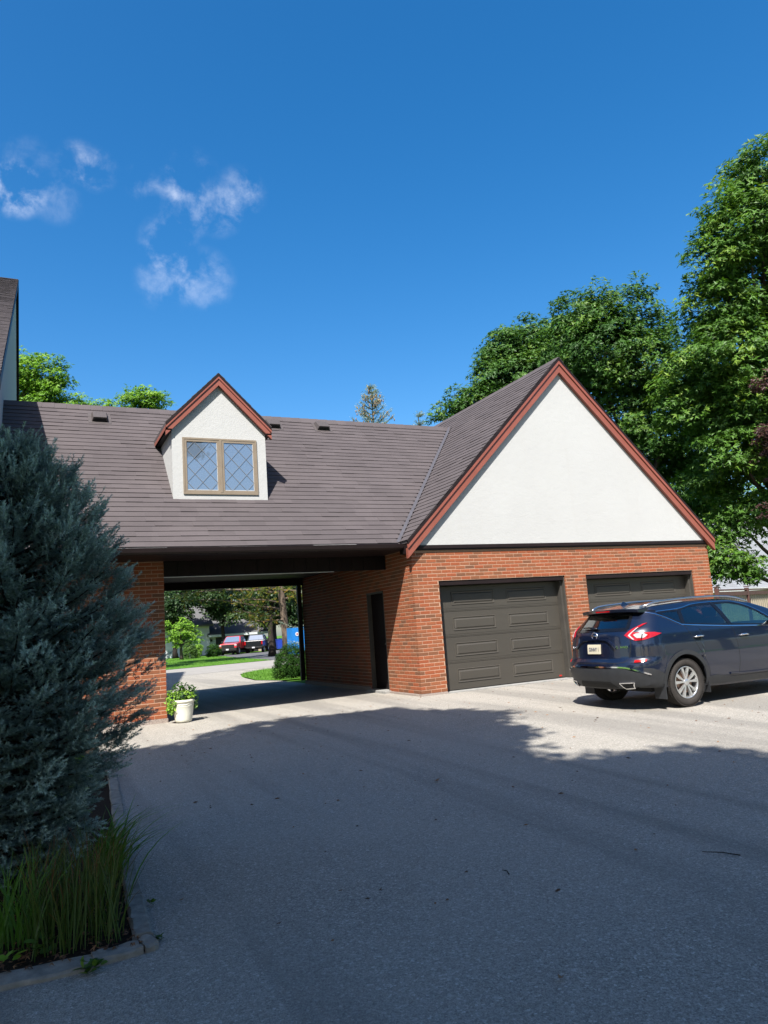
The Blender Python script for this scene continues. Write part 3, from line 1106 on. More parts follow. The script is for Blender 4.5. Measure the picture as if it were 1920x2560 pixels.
# ------------------------------------------------------------------ MAIN HOUSE (only its gable end shows at the left edge)
house = thing("main_house", "tall main house at the left edge, grey shingles over a shaded white gable", "house", (-11, 4, 0))


def main_house():
    xr, xw = -7.27, -7.36
    ry, rz = 15.5, 15.0
    s = 0.58
    y0 = -0.4; z0 = rz - s * (ry - y0)
    s2 = 1.25; y1 = 23.0; z1 = rz - s2 * (y1 - ry)
    mb = MB()
    mb.prism([(y0, 0), (y1 - .5, 0), (y1 - .5, z1 + .2), (ry, rz - .32), (y0, z0 - .25)], 'x', -15, xw)
    mb.build("wall", M['stucco'], house)
    mb = MB()
    mb.prism([(y0 - .3, z0 - .18), (ry, rz), (y1, z1), (y1, z1 - .1), (ry, rz - .12), (y0 - .3, z0 - .3)], 'x', -15, xr - .02)
    mb.build("roof", M['shingle'], house)
    mb = MB(); mb.prism([(ry, rz - .02), (y1, z1 - .02), (y1, z1 - .30), (ry, rz - .36)], 'x', xw + .02, xr)
    mb.build("rake_board", M['brown_trim'], house)
    mb = MB(); mb.prism([(y0 - .3, z0 - .2), (ry, rz - .02), (ry, rz - .22), (y0 - .3, z0 - .40)], 'x', xr - .06, xr)
    mb.build("rake_board", M['brown_trim'], house)
    L = math.hypot(ry - y0 + .3, rz - z0 + .18); uy, uz = (ry - y0 + .3) / L, (rz - z0 + .18) / L
    slope_shingles((-15, y0 - .3, z0 - .18), (1, 0, 0), (0, uy, uz), int(L / .15), .15, lambda k: (5.8, 7.72), house, 300, 21)


main_house()

# ------------------------------------------------------------------ VEGETATION
def basis(n, rng):
    n = n / (np.linalg.norm(n, axis=1)[:, None] + 1e-9)
    r = rng.normal(size=n.shape)
    t = np.cross(n, r); t /= np.linalg.norm(t, axis=1)[:, None] + 1e-9
    return n, t, np.cross(n, t)


LEAF = {
    'maple': (np.array([(-.20, .12, 0), (.20, .12, 0), (0, 1.0, -.16), (-.08, 0, 0), (.16, .44, .02), (.66, .56, -.14), (.08, 0, 0), (-.16, .44, .02), (-.66, .56, -.14)]),
              np.array([(0, 1, 2), (3, 5, 4), (6, 7, 8)])),
    'kite': (np.array([(0, 0, 0), (.34, .45, -.04), (0, 1.0, -.12), (-.34, .45, -.04)]), np.array([(0, 1, 2), (0, 2, 3)])),
    'oval': (np.array([(0, 0, 0), (.26, .35, .05), (.2, .75, 0), (0, 1.0, -.1), (-.2, .75, 0), (-.26, .35, .05)]), np.array([(0, 1, 2), (0, 2, 3), (0, 3, 4), (0, 4, 5)])),
    'blade': (np.array([(-.06, 0, 0), (.06, 0, 0), (0, 1.0, 0)]), np.array([(0, 1, 2)])),
}


def leaves_mesh(name, C, Nrm, size, tone, shape, mat, rng, T=None):
    P, TR = LEAF[shape]
    n, t, b = basis(Nrm, rng)
    if T is not None:     # given growth direction: b along T
        b = T / (np.linalg.norm(T, axis=1)[:, None] + 1e-9)
        t = np.cross(b, n); t /= np.linalg.norm(t, axis=1)[:, None] + 1e-9
        n = np.cross(t, b)
    k = len(P)
    V = (C[:, None, :] + size[:, None, None] * (P[None, :, 0, None] * t[:, None, :] + P[None, :, 1, None] * b[:, None, :] + P[None, :, 2, None] * n[:, None, :]))
    Fc = (np.arange(len(C))[:, None, None] * k + TR[None]).reshape(-1, 3)
    return mesh_from(name, V.reshape(-1, 3), Fc, mat, attrs={'tone_pt': np.repeat(tone, k)})


def clump_leaves(lobes, n_clump, per, rc, lsize, rng, flat=0.45, lo=0.55, up=0.8):
    lob = np.array(lobes, float)
    wgt = lob[:, 3] ** 2; wgt /= wgt.sum()
    idx = rng.choice(len(lob), n_clump, p=wgt)
    d = rng.normal(size=(n_clump, 3)); d /= np.linalg.norm(d, axis=1)[:, None]
    rad = lob[idx, 3] * rng.uniform(lo, 1.0, n_clump) ** 0.6
    stray = rng.random(n_clump) < (.26 if lo < .7 else 0.0)          # sprays that stand out beyond the main mass
    rad = np.where(stray, lob[idx, 3] * rng.uniform(1.0, 1.42, n_clump), rad)
    cc = lob[idx, :3] + d * rad[:, None] * np.array([1, 1, .95])
    rcl = rc * rng.uniform(.6, 1.25, n_clump)
    ctone = rng.uniform(0, 1, n_clump)
    g = rng.normal(size=(n_clump, per, 3)); g /= np.linalg.norm(g, axis=2)[..., None] + 1e-9
    g *= rng.uniform(.3, 1, (n_clump, per, 1)) ** .5
    off = g * rcl[:, None, None] * np.array([1, 1, flat])
    # the clump sags away from the lobe's centre
    hd = d * np.array([1, 1, .2]); drop = (off * hd[:, None, :]).sum(2) * .35
    off[..., 2] -= np.maximum(drop, 0)
    C = (cc[:, None, :] + off).reshape(-1, 3)
    N = np.array([0, 0, up])[None, None, :] + d[:, None, :] * .45 + rng.normal(size=(n_clump, per, 3)) * .42 + np.array([-.15, -.2, 0])
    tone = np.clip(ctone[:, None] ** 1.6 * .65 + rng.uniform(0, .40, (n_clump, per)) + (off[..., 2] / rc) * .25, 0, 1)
    sz = lsize * rng.uniform(.65, 1.2, n_clump * per)
    return C, N.reshape(-1, 3), sz, tone.ravel(), cc, idx


def broadleaf(name, label, base, lobes, n_clump, per, rc, lsize, mats, seed, group=None, trunk_r=.22, shape='maple', cat='tree', twigs=70, flat=.45, fork=None):
    rng = np.random.default_rng(seed)
    root = thing(name, label, cat, base, group)
    C, N, sz, tone, cc, idx = clump_leaves(lobes, n_clump, per, rc, lsize, rng, flat)
    lob = np.array(lobes, float)
    mb = MB()
    B = np.array(base, float)
    top = lob[:, :3].mean(0); top[2] = lob[:, 2].max() - .5
    zf = fork if fork else B[2] + (lob[:, 2].min() - B[2]) * .7
    n = 9
    axis = []
    for i in range(n + 1):
        f = i / n
        q = B + (top - B) * f; q[:2] = B[:2] + (top[:2] - B[:2]) * f ** 1.6
        q[:2] += rng.normal(size=2) * .05
        axis.append(q)
    axis = np.array(axis)
    mb.tube(axis, [trunk_r * (1.25 if i == 0 else 1) * (1 - .82 * i / n) for i in range(n + 1)], 9)
    for L in lob:
        zs = max(zf, B[2] + (L[2] - B[2]) * .55)
        f = np.clip((zs - B[2]) / (top[2] - B[2]), 0, .95)
        s = B + (top - B) * f; s[:2] = B[:2] + (top[:2] - B[:2]) * f ** 1.6
        e = L[:3]; m = (s + e) / 2 + np.array([0, 0, -.12 * np.linalg.norm(e - s)]) + rng.normal(size=3) * .1
        q = [(1 - t) ** 2 * s + 2 * t * (1 - t) * m + t * t * e for t in np.linspace(0, 1, 6)]
        r0 = trunk_r * .38
        mb.tube(q, [r0 * (1 - .75 * t) for t in np.linspace(0, 1, 6)], 6, caps=False)
    for i in rng.choice(len(cc), min(twigs, len(cc)), replace=False):
        s = lob[idx[i], :3]; e = cc[i]
        m = (s + e) / 2 + rng.normal(size=3) * .12
        mb.tube([s, m, e], [trunk_r * .09, trunk_r * .06, trunk_r * .025], 4, caps=False)
    mb.build("trunk", mats[0], root, smooth=True, recalc=False)
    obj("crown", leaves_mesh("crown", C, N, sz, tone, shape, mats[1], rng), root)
    return root


M['bark'] = simple("grey_bark", (0.13, 0.10, 0.08), (0.06, 0.048, 0.04), 0.95, 0.1, 9, 30, .8, .03, stretch=(1, 1, .25))
M['dark_bark'] = simple("dark_bark", (0.05, 0.04, 0.034), (0.028, 0.022, 0.02), 0.95, 0.1, 9, 30, .8, .03, stretch=(1, 1, .25))
M['pine_bark'] = simple("pine_bark", (0.22, 0.165, 0.125), (0.085, 0.062, 0.05), 0.95, 0.1, 7, 16, .9, .04, stretch=(1, 1, .3))
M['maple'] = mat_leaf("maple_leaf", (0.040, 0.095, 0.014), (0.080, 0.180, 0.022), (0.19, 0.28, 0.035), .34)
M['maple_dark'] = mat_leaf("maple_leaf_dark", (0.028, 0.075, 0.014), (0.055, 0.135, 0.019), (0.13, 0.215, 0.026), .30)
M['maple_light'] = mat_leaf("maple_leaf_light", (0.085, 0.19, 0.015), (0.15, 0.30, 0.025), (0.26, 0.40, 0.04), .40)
M['copper'] = mat_leaf("copper_leaf", (0.030, 0.014, 0.014), (0.06, 0.026, 0.024), (0.13, 0.075, 0.05), .25)
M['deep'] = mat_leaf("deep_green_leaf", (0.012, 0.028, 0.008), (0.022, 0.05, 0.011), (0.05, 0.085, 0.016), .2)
M['shrub'] = mat_leaf("shrub_leaf", (0.025, 0.06, 0.010), (0.05, 0.11, 0.014), (0.10, 0.18, 0.02), .2)
M['box'] = mat_leaf("boxwood_leaf", (0.010, 0.030, 0.006), (0.018, 0.048, 0.009), (0.040, 0.085, 0.013), .15, .9, .05)
M['lime'] = mat_leaf("lime_leaf", (0.10, 0.21, 0.02), (0.17, 0.32, 0.03), (0.30, 0.45, 0.06), .38)
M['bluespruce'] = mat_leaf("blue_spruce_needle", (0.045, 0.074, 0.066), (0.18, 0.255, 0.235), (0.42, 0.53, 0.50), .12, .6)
M['farspruce'] = mat_leaf("spruce_needle", (0.10, 0.16, 0.12), (0.21, 0.27, 0.22), (0.38, 0.42, 0.35), .2, .6)
M['pineneedle'] = mat_leaf("pine_needle", (0.045, 0.085, 0.014), (0.13, 0.17, 0.02), (0.34, 0.22, 0.04), .3, .5)
M['cone'] = simple("spruce_cone", (0.30, 0.20, 0.10), (0.2, 0.13, 0.07), .8, .2, 20)

LOBES_A = [(14.6, 1.2, 15.0, 1.11), (13.7, 1.4, 13.3, 1.15), (12.9, 2.0, 12.3, 0.83), (15.6, 2.4, 12.2, 1.77), (13.3, 2.6, 10.9, 0.98), (13.5, 2.3, 9.3, 1.28), (13.4, 3.4, 9.3, 1.13), (14.6, 2.5, 7.8, 1.31), (13.8, 3.4, 7.8, 1.2), (13.3, 4.2, 8.0, 0.95), (13.5, 2.8, 6.2, 0.83), (14.7, 2.8, 5.9, 0.59), (14.2, 4.2, 5.7, 0.82), (14.0, 3.5, 4.0, 0.72), (14.3, 2.7, 4.3, 0.58), (13.4, 3.9, 2.9, 0.65), (13.9, 3.2, 2.5, 0.45), (17.3, 1.4, 13.3, 1.9), (17.4, 1.9, 9.9, 2.04), (16.3, 2.1, 5.8, 1.57)]
LOBES_B = [(12.7, 8.2, 12.8, 1.1), (14.0, 7.5, 12.9, 1.18), (15.4, 7.6, 12.2, 1.04), (13.0, 7.7, 11.3, 1.4), (14.4, 7.2, 10.6, 1.47), (12.9, 9.4, 11.9, 1.06), (15.3, 6.3, 9.7, 1.14), (14.2, 8.0, 9.4, 1.5), (15.3, 7.2, 8.4, 1.47), (16.8, 7.2, 7.3, 1.26), (13.8, 9.2, 10.4, 1.31), (16.6, 8.0, 6.0, 1.28), (16.6, 9.5, 7.5, 1.35), (18.1, 8.1, 4.8, 0.98)]
LOBES_C = [(11.2, 12.5, 11.9, 0.78), (9.8, 12.8, 10.7, 0.65), (8.8, 12.8, 10.1, 0.42), (12.1, 12.4, 13.2, 0.97), (13.4, 12.2, 13.4, 0.99), (14.7, 12.1, 13.7, 1.09), (12.2, 12.0, 11.6, 1.31), (14.2, 12.1, 12.0, 1.44), (10.5, 12.5, 10.5, 0.94)]
LOBES_P = [(12.5, 0.7, 7.7, 0.3), (12.6, 1.0, 6.0, 0.37), (12.6, 1.3, 4.0, 0.3), (13.8, 1.0, 6.0, 0.96)]
LOBES_L1 = [(-7.0, 27.4, 15.9, 0.93), (-6.2, 27.1, 15.4, 0.93), (-7.2, 27.7, 14.9, 1.03), (-5.7, 27.0, 14.5, 0.83), (-6.4, 28.0, 14.4, 1.15), (-5.0, 26.8, 13.8, 0.62), (-7.9, 29.1, 15.5, 1.27), (-7.0, 28.0, 12.0, 2.5)]
LOBES_L2 = [(-1.3, 32.4, 16.2, 0.69), (-0.4, 32.0, 16.3, 0.78), (0.3, 32.3, 16.0, 0.62), (-0.8, 32.3, 15.7, 0.98), (-3.5, 33.6, 15.9, 0.54), (-2.9, 33.3, 15.7, 0.54), (-1.2, 32.6, 13.0, 2.6)]

broadleaf("maple_tree", "tallest maple at the right edge, rising beyond the fence", (16.2, 3.2, 0), LOBES_A, 2000, 46, .52, .19, (M['bark'], M['maple']), 31, trunk_r=.26, twigs=160)
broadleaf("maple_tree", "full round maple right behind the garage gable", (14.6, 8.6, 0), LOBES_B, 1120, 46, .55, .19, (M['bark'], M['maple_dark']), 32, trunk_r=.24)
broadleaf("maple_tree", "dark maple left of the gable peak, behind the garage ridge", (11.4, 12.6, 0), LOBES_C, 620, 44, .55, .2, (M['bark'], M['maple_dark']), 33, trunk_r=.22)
broadleaf("copper_leaved_tree", "purple-leaved tree showing at the right edge beside the tall maple", (14.2, 1.0, 0), LOBES_P, 120, 32, .24, .12, (M['dark_bark'], M['copper']), 34, trunk_r=.14)
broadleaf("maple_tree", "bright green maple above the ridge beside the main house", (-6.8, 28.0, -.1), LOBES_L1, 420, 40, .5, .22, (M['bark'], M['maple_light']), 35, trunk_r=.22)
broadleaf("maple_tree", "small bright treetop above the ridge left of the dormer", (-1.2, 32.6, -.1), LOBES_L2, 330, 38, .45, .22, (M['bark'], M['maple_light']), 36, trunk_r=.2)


broadleaf("maple_tree", "distant green tree beyond the neighbouring house at the right edge", (48, 33, 0), [(46, 32.5, 8.0, 3.2), (50, 31, 9.5, 3.4), (44, 34, 10.5, 3.0), (48, 33, 13, 3.2), (52, 30, 8, 3.4), (42, 35.5, 8, 2.8)], 420, 30, .9, .38, (M['bark'], M['maple']), 37, trunk_r=.25, shape='kite', twigs=12)


# --- the trees behind the photographer whose shade lies on the forecourt
def shade_trees():
    edge = [(-8.5, -1.6), (-5.9, -1.9), (-5.3, -1.5), (-4.9, -1.9), (-4.5, -1.7), (-4.3, -.95), (-3.7, -.6), (-2.9, -.85), (-1.3, -1.2), (-0.95, -2.4), (-.5, -3.6), (-.9, -4.4),
            (-1.8, -5.7), (-2.3, -6.9), (-1.6, -7.0), (-.8, -6.7), (-.5, -7.5), (-.8, -8.1), (0.5, -8.6), (3.0, -9.4), (6.0, -10.5), (6.0, -17), (-12, -17), (-12, -1.6)]
    P = np.array(edge)

    def inside(x, y):
        c = False
        for i in range(len(P)):
            x1, y1 = P[i]; x2, y2 = P[i - 1]
            if (y1 > y) != (y2 > y) and x < (x2 - x1) * (y - y1) / (y2 - y1) + x1: c = not c
        return c

    def dist(x, y):
        q = np.array([x, y]); a = P; b = np.roll(P, -1, 0); ab = b - a
        t = np.clip(((q - a) * ab).sum(1) / (ab ** 2).sum(1), 0, 1)
        return np.min(np.linalg.norm(a + ab * t[:, None] - q, axis=1))
    rng = np.random.default_rng(4)
    lobes = []
    tries = 0
    while tries < 5000:
        tries += 1
        x, y = rng.uniform(-12, 6), rng.uniform(-17, -.6)
        if not inside(x, y): continue
        d = dist(x, y)
        if d < .22: continue
        r = min(1.25, d * .92)
        if any((x - l[0]) ** 2 + (y - l[1]) ** 2 < (.40 * (r + l[3])) ** 2 for l in lobes): continue
        lobes.append((x, y, rng.uniform(10.8, 13.2), r))
    for _ in range(400):
        x, y = rng.uniform(-12, 6), rng.uniform(-17, -1.5)
        if inside(x, y) and dist(x, y) > 1.0: lobes.append((x, y, rng.uniform(11.5, 14.5), rng.uniform(.7, min(1.3, dist(x, y) * .9))))
        if len(lobes) > 200: break
    for _ in range(900):
        x, y = rng.uniform(-7, 2), rng.uniform(-10.5, -1.2)
        if inside(x, y) and dist(x, y) > .45: lobes.append((x, y, rng.uniform(11, 13.5), min(.9, dist(x, y) * .85)))
        if len(lobes) > 370: break
    out = []
    kx, ky = SUN_DIR[0] / -SUN_DIR[2], SUN_DIR[1] / -SUN_DIR[2]
    for x, y, h, r in lobes:
        out.append((x - kx * h, y - ky * h, h, r * .92))
    # the lobes whose shade lies toward the garage hang on the left-hand tree, so no bare limb crosses the sunny notch
    near = [(l[1] > -6.3 or l[0] < -3.5) for l in lobes]
    left = [o for o, q in zip(out, near) if q]
    right = [o for o, q in zip(out, near) if not q]
    broadleaf("maple_tree", "big maple behind the photographer, left, shading the spruce", (-12.5, -16.5, -.2), left, 3300, 44, .46, .22, (M['bark'], M['maple']), 41, trunk_r=.28, twigs=30, fork=6.5, shape='kite')
    broadleaf("maple_tree", "big maple behind the photographer, right, shading the forecourt", (-1.5, -19.5, -.2), right, 2500, 44, .46, .22, (M['bark'], M['maple']), 42, trunk_r=.28, twigs=30, fork=6.5, shape='kite')


shade_trees()

# unseen trees added to screen off the sky and deepen the shade
for i, (x, y, h, r, lab) in enumerate([(-16, -24, 7.5, 3.2, "unseen tree added as sky screen far behind the photographer, left"), (-8.5, -29, 7.0, 3.4, "unseen tree added as sky screen straight behind the photographer"),
                                       (0.5, -30, 7.0, 3.4, "unseen tree added as sky screen behind the photographer, right of centre"), (10, -25, 8.0, 3.6, "unseen tree added as sky screen behind the photographer, far right"),
                                       (17, -17, 8.0, 3.6, "unseen tree added as sky screen off to the right of the forecourt"), (-15, -9, 6.5, 2.8, "unseen tree added as sky screen off to the left beside the main house")]):
    q = np.random.default_rng(300 + i)
    lo_ = [(x + q.uniform(-1, 1) * r * .75, y + q.uniform(-1, 1) * r * .75, h * .62 + q.uniform(-.6, 1) * r * .75, r * q.uniform(.4, .6)) for _ in range(12)]
    broadleaf("sky_screen_tree", lab, (x, y, -.2), lo_, 420, 26, .6, .3, (M['bark'], M['maple']), 310 + i, group="unseen trees added to screen the sky", trunk_r=.24, shape='kite', twigs=8)


# --- conifers
def needles(starts, dirs, lens, per_m, nl, nw, rng, tone_base, spread=(.6, 1.15)):
    """needles around each shoot: returns centres, directions etc. as triangles"""
    cnt = np.maximum((lens * per_m).astype(int), 4)
    idx = np.repeat(np.arange(len(starts)), cnt)
    t = rng.uniform(0, 1.02, len(idx))
    D = dirs[idx]; n, a, b = basis(dirs, rng); a = a[idx]; b = b[idx]
    ph = rng.uniform(0, 2 * math.pi, len(idx))
    radial = np.cos(ph)[:, None] * a + np.sin(ph)[:, None] * b
    al = rng.uniform(spread[0], spread[1], len(idx)) * (1 - .45 * t)
    nd = np.cos(al)[:, None] * D + np.sin(al)[:, None] * radial
    p0 = starts[idx] + D * (t * lens[idx])[:, None]
    L = nl * rng.uniform(.75, 1.1, len(idx)) * (1 - .25 * t)
    sidev = np.cross(nd, rng.normal(size=nd.shape)); sidev /= np.linalg.norm(sidev, axis=1)[:, None] + 1e-9
    V = np.stack([p0 - sidev * nw / 2, p0 + sidev * nw / 2, p0 + nd * L[:, None]], 1)
    tone = np.clip(tone_base[idx] + t * .38 + rng.uniform(-.12, .12, len(idx)), 0, 1)
    return V, tone


def tri_obj(name, V, tone, mat, parent):
    n = len(V)
    return obj(name, mesh_from(name, V.reshape(-1, 3), np.arange(n * 3).reshape(n, 3), mat, attrs={'tone_pt': np.repeat(tone, 3)}), parent)


def blue_spruce():
    rng = np.random.default_rng(77)
    base = np.array([-6.98, -7.25, float(gz(-6.98, -7.25))])
    H = 3.08
    root = thing("blue_spruce", "dense blue spruce in the bed at the left edge", "spruce", base.tolist())
    prof_h = np.array([0.0, .25, .56, .9, 1.2, 1.4, 1.85, 2.2, 2.5, 2.75, 2.92, 3.03, 3.10])
    prof_r = np.array([.38, .50, .64, .82, .98, 1.02, .92, .80, .67, .53, .39, .26, .10])
    wood = MB()
    wood.tube([base + (0, 0, -.05), base + (.02, 0, 1.0), base + (0, .03, 2.0), base + (0, 0, H - .1)], [.075, .06, .04, .012], 8)
    S, D, Ln, Tn = [], [], [], []
    UP = np.array([0, 0, 1.0])

    def shoot(p, d, l, t):
        S.append(p); D.append(d / np.linalg.norm(d)); Ln.append(l); Tn.append(t)
    z = .16
    lev = 0
    while z < H - .06:
        R = np.interp(z, prof_h, prof_r)
        nb = int(8 + 10 * min(1, R))
        el = np.interp(z, [0, .8, 1.6, 2.6, 3.1], [-.12, .02, .22, .6, 1.1])
        for k in range(nb):
            az = 2 * math.pi * (k + .5 * (lev % 2)) / nb + rng.uniform(-.22, .22)
            out = np.array([math.cos(az), math.sin(az), 0])
            ln = R * rng.uniform(.68, .92)
            n = max(4, int(ln / .045))
            e1 = el + rng.uniform(-.15, .15)
            p = base + np.array([0, 0, z - ln * math.tan(min(e1, .9)) * .5])
            pts = [p]; d = out
            side = np.cross(out, UP)
            for i in range(n):
                f = i / n
                e = e1 * (.6 + .4 * f) + .30 * f ** 3
                d = out * math.cos(e) + np.array([0, 0, math.sin(e)])
                p = p + d * ln / n
                pts.append(p)
                if f < .22: continue
                spread = .42 * (1 - f) + .5
                for sg in (-1, 1):
                    dd = d * rng.uniform(.55, 1.0) + side * sg * rng.uniform(.55, 1.0) + UP * rng.uniform(-.12, .40)
                    dd /= np.linalg.norm(dd)
                    l = rng.uniform(.08, .145) * spread * 1.35
                    shoot(p, dd, l, .02 + .22 * f ** 2 + rng.uniform(-.05, .15))  # inner shoots toned darker: the crown's inside shade put into colour
                    if l > .085:
                        nn = np.cross(dd, UP); nn /= np.linalg.norm(nn) + 1e-9
                        for s2 in (-1, 1):
                            for at_ in (.35, .65):
                                if rng.random() < .38:
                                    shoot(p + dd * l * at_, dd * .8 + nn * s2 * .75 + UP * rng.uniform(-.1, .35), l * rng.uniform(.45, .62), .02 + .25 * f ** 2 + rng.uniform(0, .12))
                if rng.random() < .7:
                    shoot(p, d * .7 + UP * .75 + rng.normal(size=3) * .25, rng.uniform(.06, .12), .1 + .3 * f * f)
                if rng.random() < .45:
                    shoot(p, d * .8 - UP * .6 + rng.normal(size=3) * .25, rng.uniform(.06, .10), .02)
            shoot(pts[-1], d + UP * .12, rng.uniform(.09, .14), .5)
            for sg in (-1, 1): shoot(pts[-1], d + side * sg * .75 + UP * .1, rng.uniform(.07, .11), .42)
            wood.tube(pts[::2] + [pts[-1]], np.linspace(.012, .003, len(pts[::2]) + 1).tolist(), 5, caps=False)
        z += rng.uniform(.088, .112); lev += 1
    # boughs: tufts of shoots that stand out of the mass, pale at the new tips, roots toned dark as painted shade
    for k in range(330):
        zc = H * rng.uniform(.06, .97) ** .9; ac = rng.uniform(0, 6.283)
        Rc = np.interp(zc, prof_h, prof_r) * rng.uniform(.84, 1.0)
        up = np.interp(zc, [0, 1.0, 2.2, 3.1], [-.05, .25, .8, 1.8]) + rng.uniform(-.2, .3)
        oc = np.array([math.cos(ac), math.sin(ac), 0]); ax = oc + UP * up; ax /= np.linalg.norm(ax)
        sd = np.cross(oc, UP); tip = base + oc * Rc + UP * zc; bl = rng.uniform(.20, .32); bt = rng.uniform(0, .3)
        for j in range(24):
            f = rng.uniform(0, 1) ** .7                      # 0 at the root of the bough, 1 at its tip
            sg = rng.choice([-1, 1]); sp = (1 - f) * .09 + .015
            p = tip - ax * bl * (1 - f) + sd * sg * sp * rng.uniform(.2, 1) + UP * rng.normal() * .025
            d = ax * (.6 + .5 * f) + sd * sg * rng.uniform(.2, .9) * (1.1 - f) + UP * rng.uniform(-.15, .4) + rng.normal(size=3) * .18
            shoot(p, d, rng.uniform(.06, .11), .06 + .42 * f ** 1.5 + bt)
    for k in range(9):
        a = rng.uniform(0, 6.28); shoot(base + (0, 0, H - .15), np.array([math.cos(a) * .5, math.sin(a) * .5, 1]), .14, .4)
    shoot(base + (0, 0, H - .14), np.array([0, 0, 1.0]), .2, .5)
    S, D, Ln, Tn = map(np.array, (S, D, Ln, Tn))
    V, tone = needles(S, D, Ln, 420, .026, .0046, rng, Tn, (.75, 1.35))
    wood.build("trunk", M['dark_bark'], root, smooth=True, recalc=False)
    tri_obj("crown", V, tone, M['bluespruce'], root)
    return len(S), len(V)


print("SPRUCE", blue_spruce())


def conifer(name, label, base, H, R, seed, mat, bark, group=None, z0=.5, needle=(.09, .014, 55), nlev=22, cones=0, trunk_r=.14, droop=-.15, nb=9):
    rng = np.random.default_rng(seed)
    base = np.array(base, float)
    root = thing(name, label, "conifer", base.tolist(), group)
    wood = MB(); wood.tube([base, base + (0, 0, H * .5), base + (0, 0, H)], [trunk_r, trunk_r * .6, .02], 8)
    S, D, Ln, Tn = [], [], [], []
    ends = []
    for i in range(nlev):
        f = i / (nlev - 1); z = z0 + (H - z0) * f ** .92
        r = R * (1 - f) ** .85 + .06
        for k in range(nb):
            az = rng.uniform(0, 6.283); out = np.array([math.cos(az), math.sin(az), 0]); ln = r * rng.uniform(.6, 1.1)
            p = base + (0, 0, z); n = max(3, int(ln / .16)); pts = [p]
            for q in range(n):
                g = q / n
                e = droop * (1 - f) * (1 - g) + .35 * g + .6 * f
                d = out * math.cos(e) + np.array([0, 0, math.sin(e)]); p = p + d * ln / n; pts.append(p)
                sd = np.cross(d, [0, 0, 1.0]); sd /= np.linalg.norm(sd)
                for sg in (-1, 1):
                    S.append(p); D.append(d * .7 + sd * sg * .8 + rng.normal(size=3) * .2 - np.array([0, 0, .15])); Ln.append(rng.uniform(.16, .34)); Tn.append(g * .4 + rng.uniform(0, .25))
            S.append(p); D.append(d); Ln.append(.25); Tn.append(.45)
            ends.append(p)
            wood.tube(pts, np.linspace(trunk_r * .18, .008, len(pts)).tolist(), 4, caps=False)
    D = np.array(D); D /= np.linalg.norm(D, axis=1)[:, None]
    V, tone = needles(np.array(S), D, np.array(Ln), needle[2], needle[0], needle[1], rng, np.array(Tn))
    wood.build("trunk", bark, root, smooth=True, recalc=False)
    tri_obj("crown", V, tone, mat, root)
    if cones:
        mb = MB()
        top = [e for e in ends if e[2] > base[2] + H * .72]
        for i in range(min(cones, len(top) * 3)):
            e = top[rng.integers(len(top))] + rng.normal(size=3) * .1
            mb.tube([e, e - (0, 0, .06), e - (0, 0, .16)], [.012, .032, .014], 6)
        o = mb.build("cones", M['cone'], root, smooth=True); o["kind"] = "stuff"
    return root


conifer("spruce_tree", "cone-laden spruce tip showing above the ridge left of the garage gable", (10.7, 23.6, -.1), 15.0, 5.4, 51, M['farspruce'], M['dark_bark'], nlev=44, needle=(.10, .02, 48), cones=220, nb=9)
conifer("pine_tree", "dark pine tips poking over the ridge at the garage valley", (9.9, 16.9, -.1), 11.3, 1.9, 52, M['farspruce'], M['dark_bark'], nlev=22, needle=(.10, .02, 40), nb=7)


# ------------------------------------------------------------------ THE BLUE SUV
def make_paint(name, col, rough=.28, metal=.55, coat=1.0):
    m, N, L, b = new_mat(name, rough, .5)
    b.inputs['Base Color'].default_value = c4(col)
    b.inputs['Metallic'].default_value = metal
    b.inputs['Coat Weight'].default_value = coat
    b.inputs['Coat Roughness'].default_value = .03
    return m


def tinted(name, col, rough=.02, alpha=.6):
    """window glass one can see through, darkened"""
    m, N, L, b = new_mat(name, rough, .8)
    gl = N.new("ShaderNodeBsdfGlossy"); gl.inputs['Roughness'].default_value = rough
    tr = N.new("ShaderNodeBsdfTransparent"); tr.inputs[0].default_value = c4(col)
    lw = N.new("ShaderNodeLayerWeight"); lw.inputs[0].default_value = .5
    fr = N.new("ShaderNodeMapRange"); fr.inputs['From Min'].default_value = .25; fr.inputs['To Min'].default_value = .045; fr.inputs['To Max'].default_value = .6
    L.new(lw.outputs['Facing'], fr.inputs['Value'])
    ms = N.new("ShaderNodeMixShader")
    L.new(fr.outputs[0], ms.inputs[0]); L.new(tr.outputs[0], ms.inputs[1]); L.new(gl.outputs[0], ms.inputs[2])
    L.new(ms.outputs[0], N["Material Output"].inputs[0])
    return m


M['blue_paint'] = make_paint("deep_blue_metallic_paint", (0.0028, 0.0065, 0.021), .3, .25)
M['chrome'] = simple("chrome", (.75, .75, .77), (.7, .7, .72), .08, .5, 3, metal=1.0)
M['satin_silver'] = simple("satin_silver", (.55, .56, .58), (.48, .49, .51), .28, .5, 8, metal=1.0)
M['alloy'] = simple("machined_alloy", (.62, .62, .62), (.52, .52, .52), .3, .5, 12, metal=.85)
M['alloy_dark'] = simple("painted_dark_alloy", (.05, .05, .052), (.04, .04, .042), .4, .5, 12, metal=.4)
M['plastic'] = simple("black_plastic_cladding", (.028, .030, .034), (.022, .023, .026), .5, .4, 12, 300, .1, .001)
M['gloss_black'] = simple("gloss_black_trim", (.006, .006, .007), (.005, .005, .006), .12, .5, 5)
M['tyre'] = simple("tyre_rubber", (.042, .036, .032), (.028, .025, .023), .85, .25, 14, 120, .3, .003)
M['red_lens'] = simple("red_lamp_lens", (.42, .008, .012), (.33, .006, .010), .10, .6, 12)
M['clear_lens'] = simple("clear_lamp_lens", (.55, .50, .50), (.42, .38, .38), .10, .6, 14)
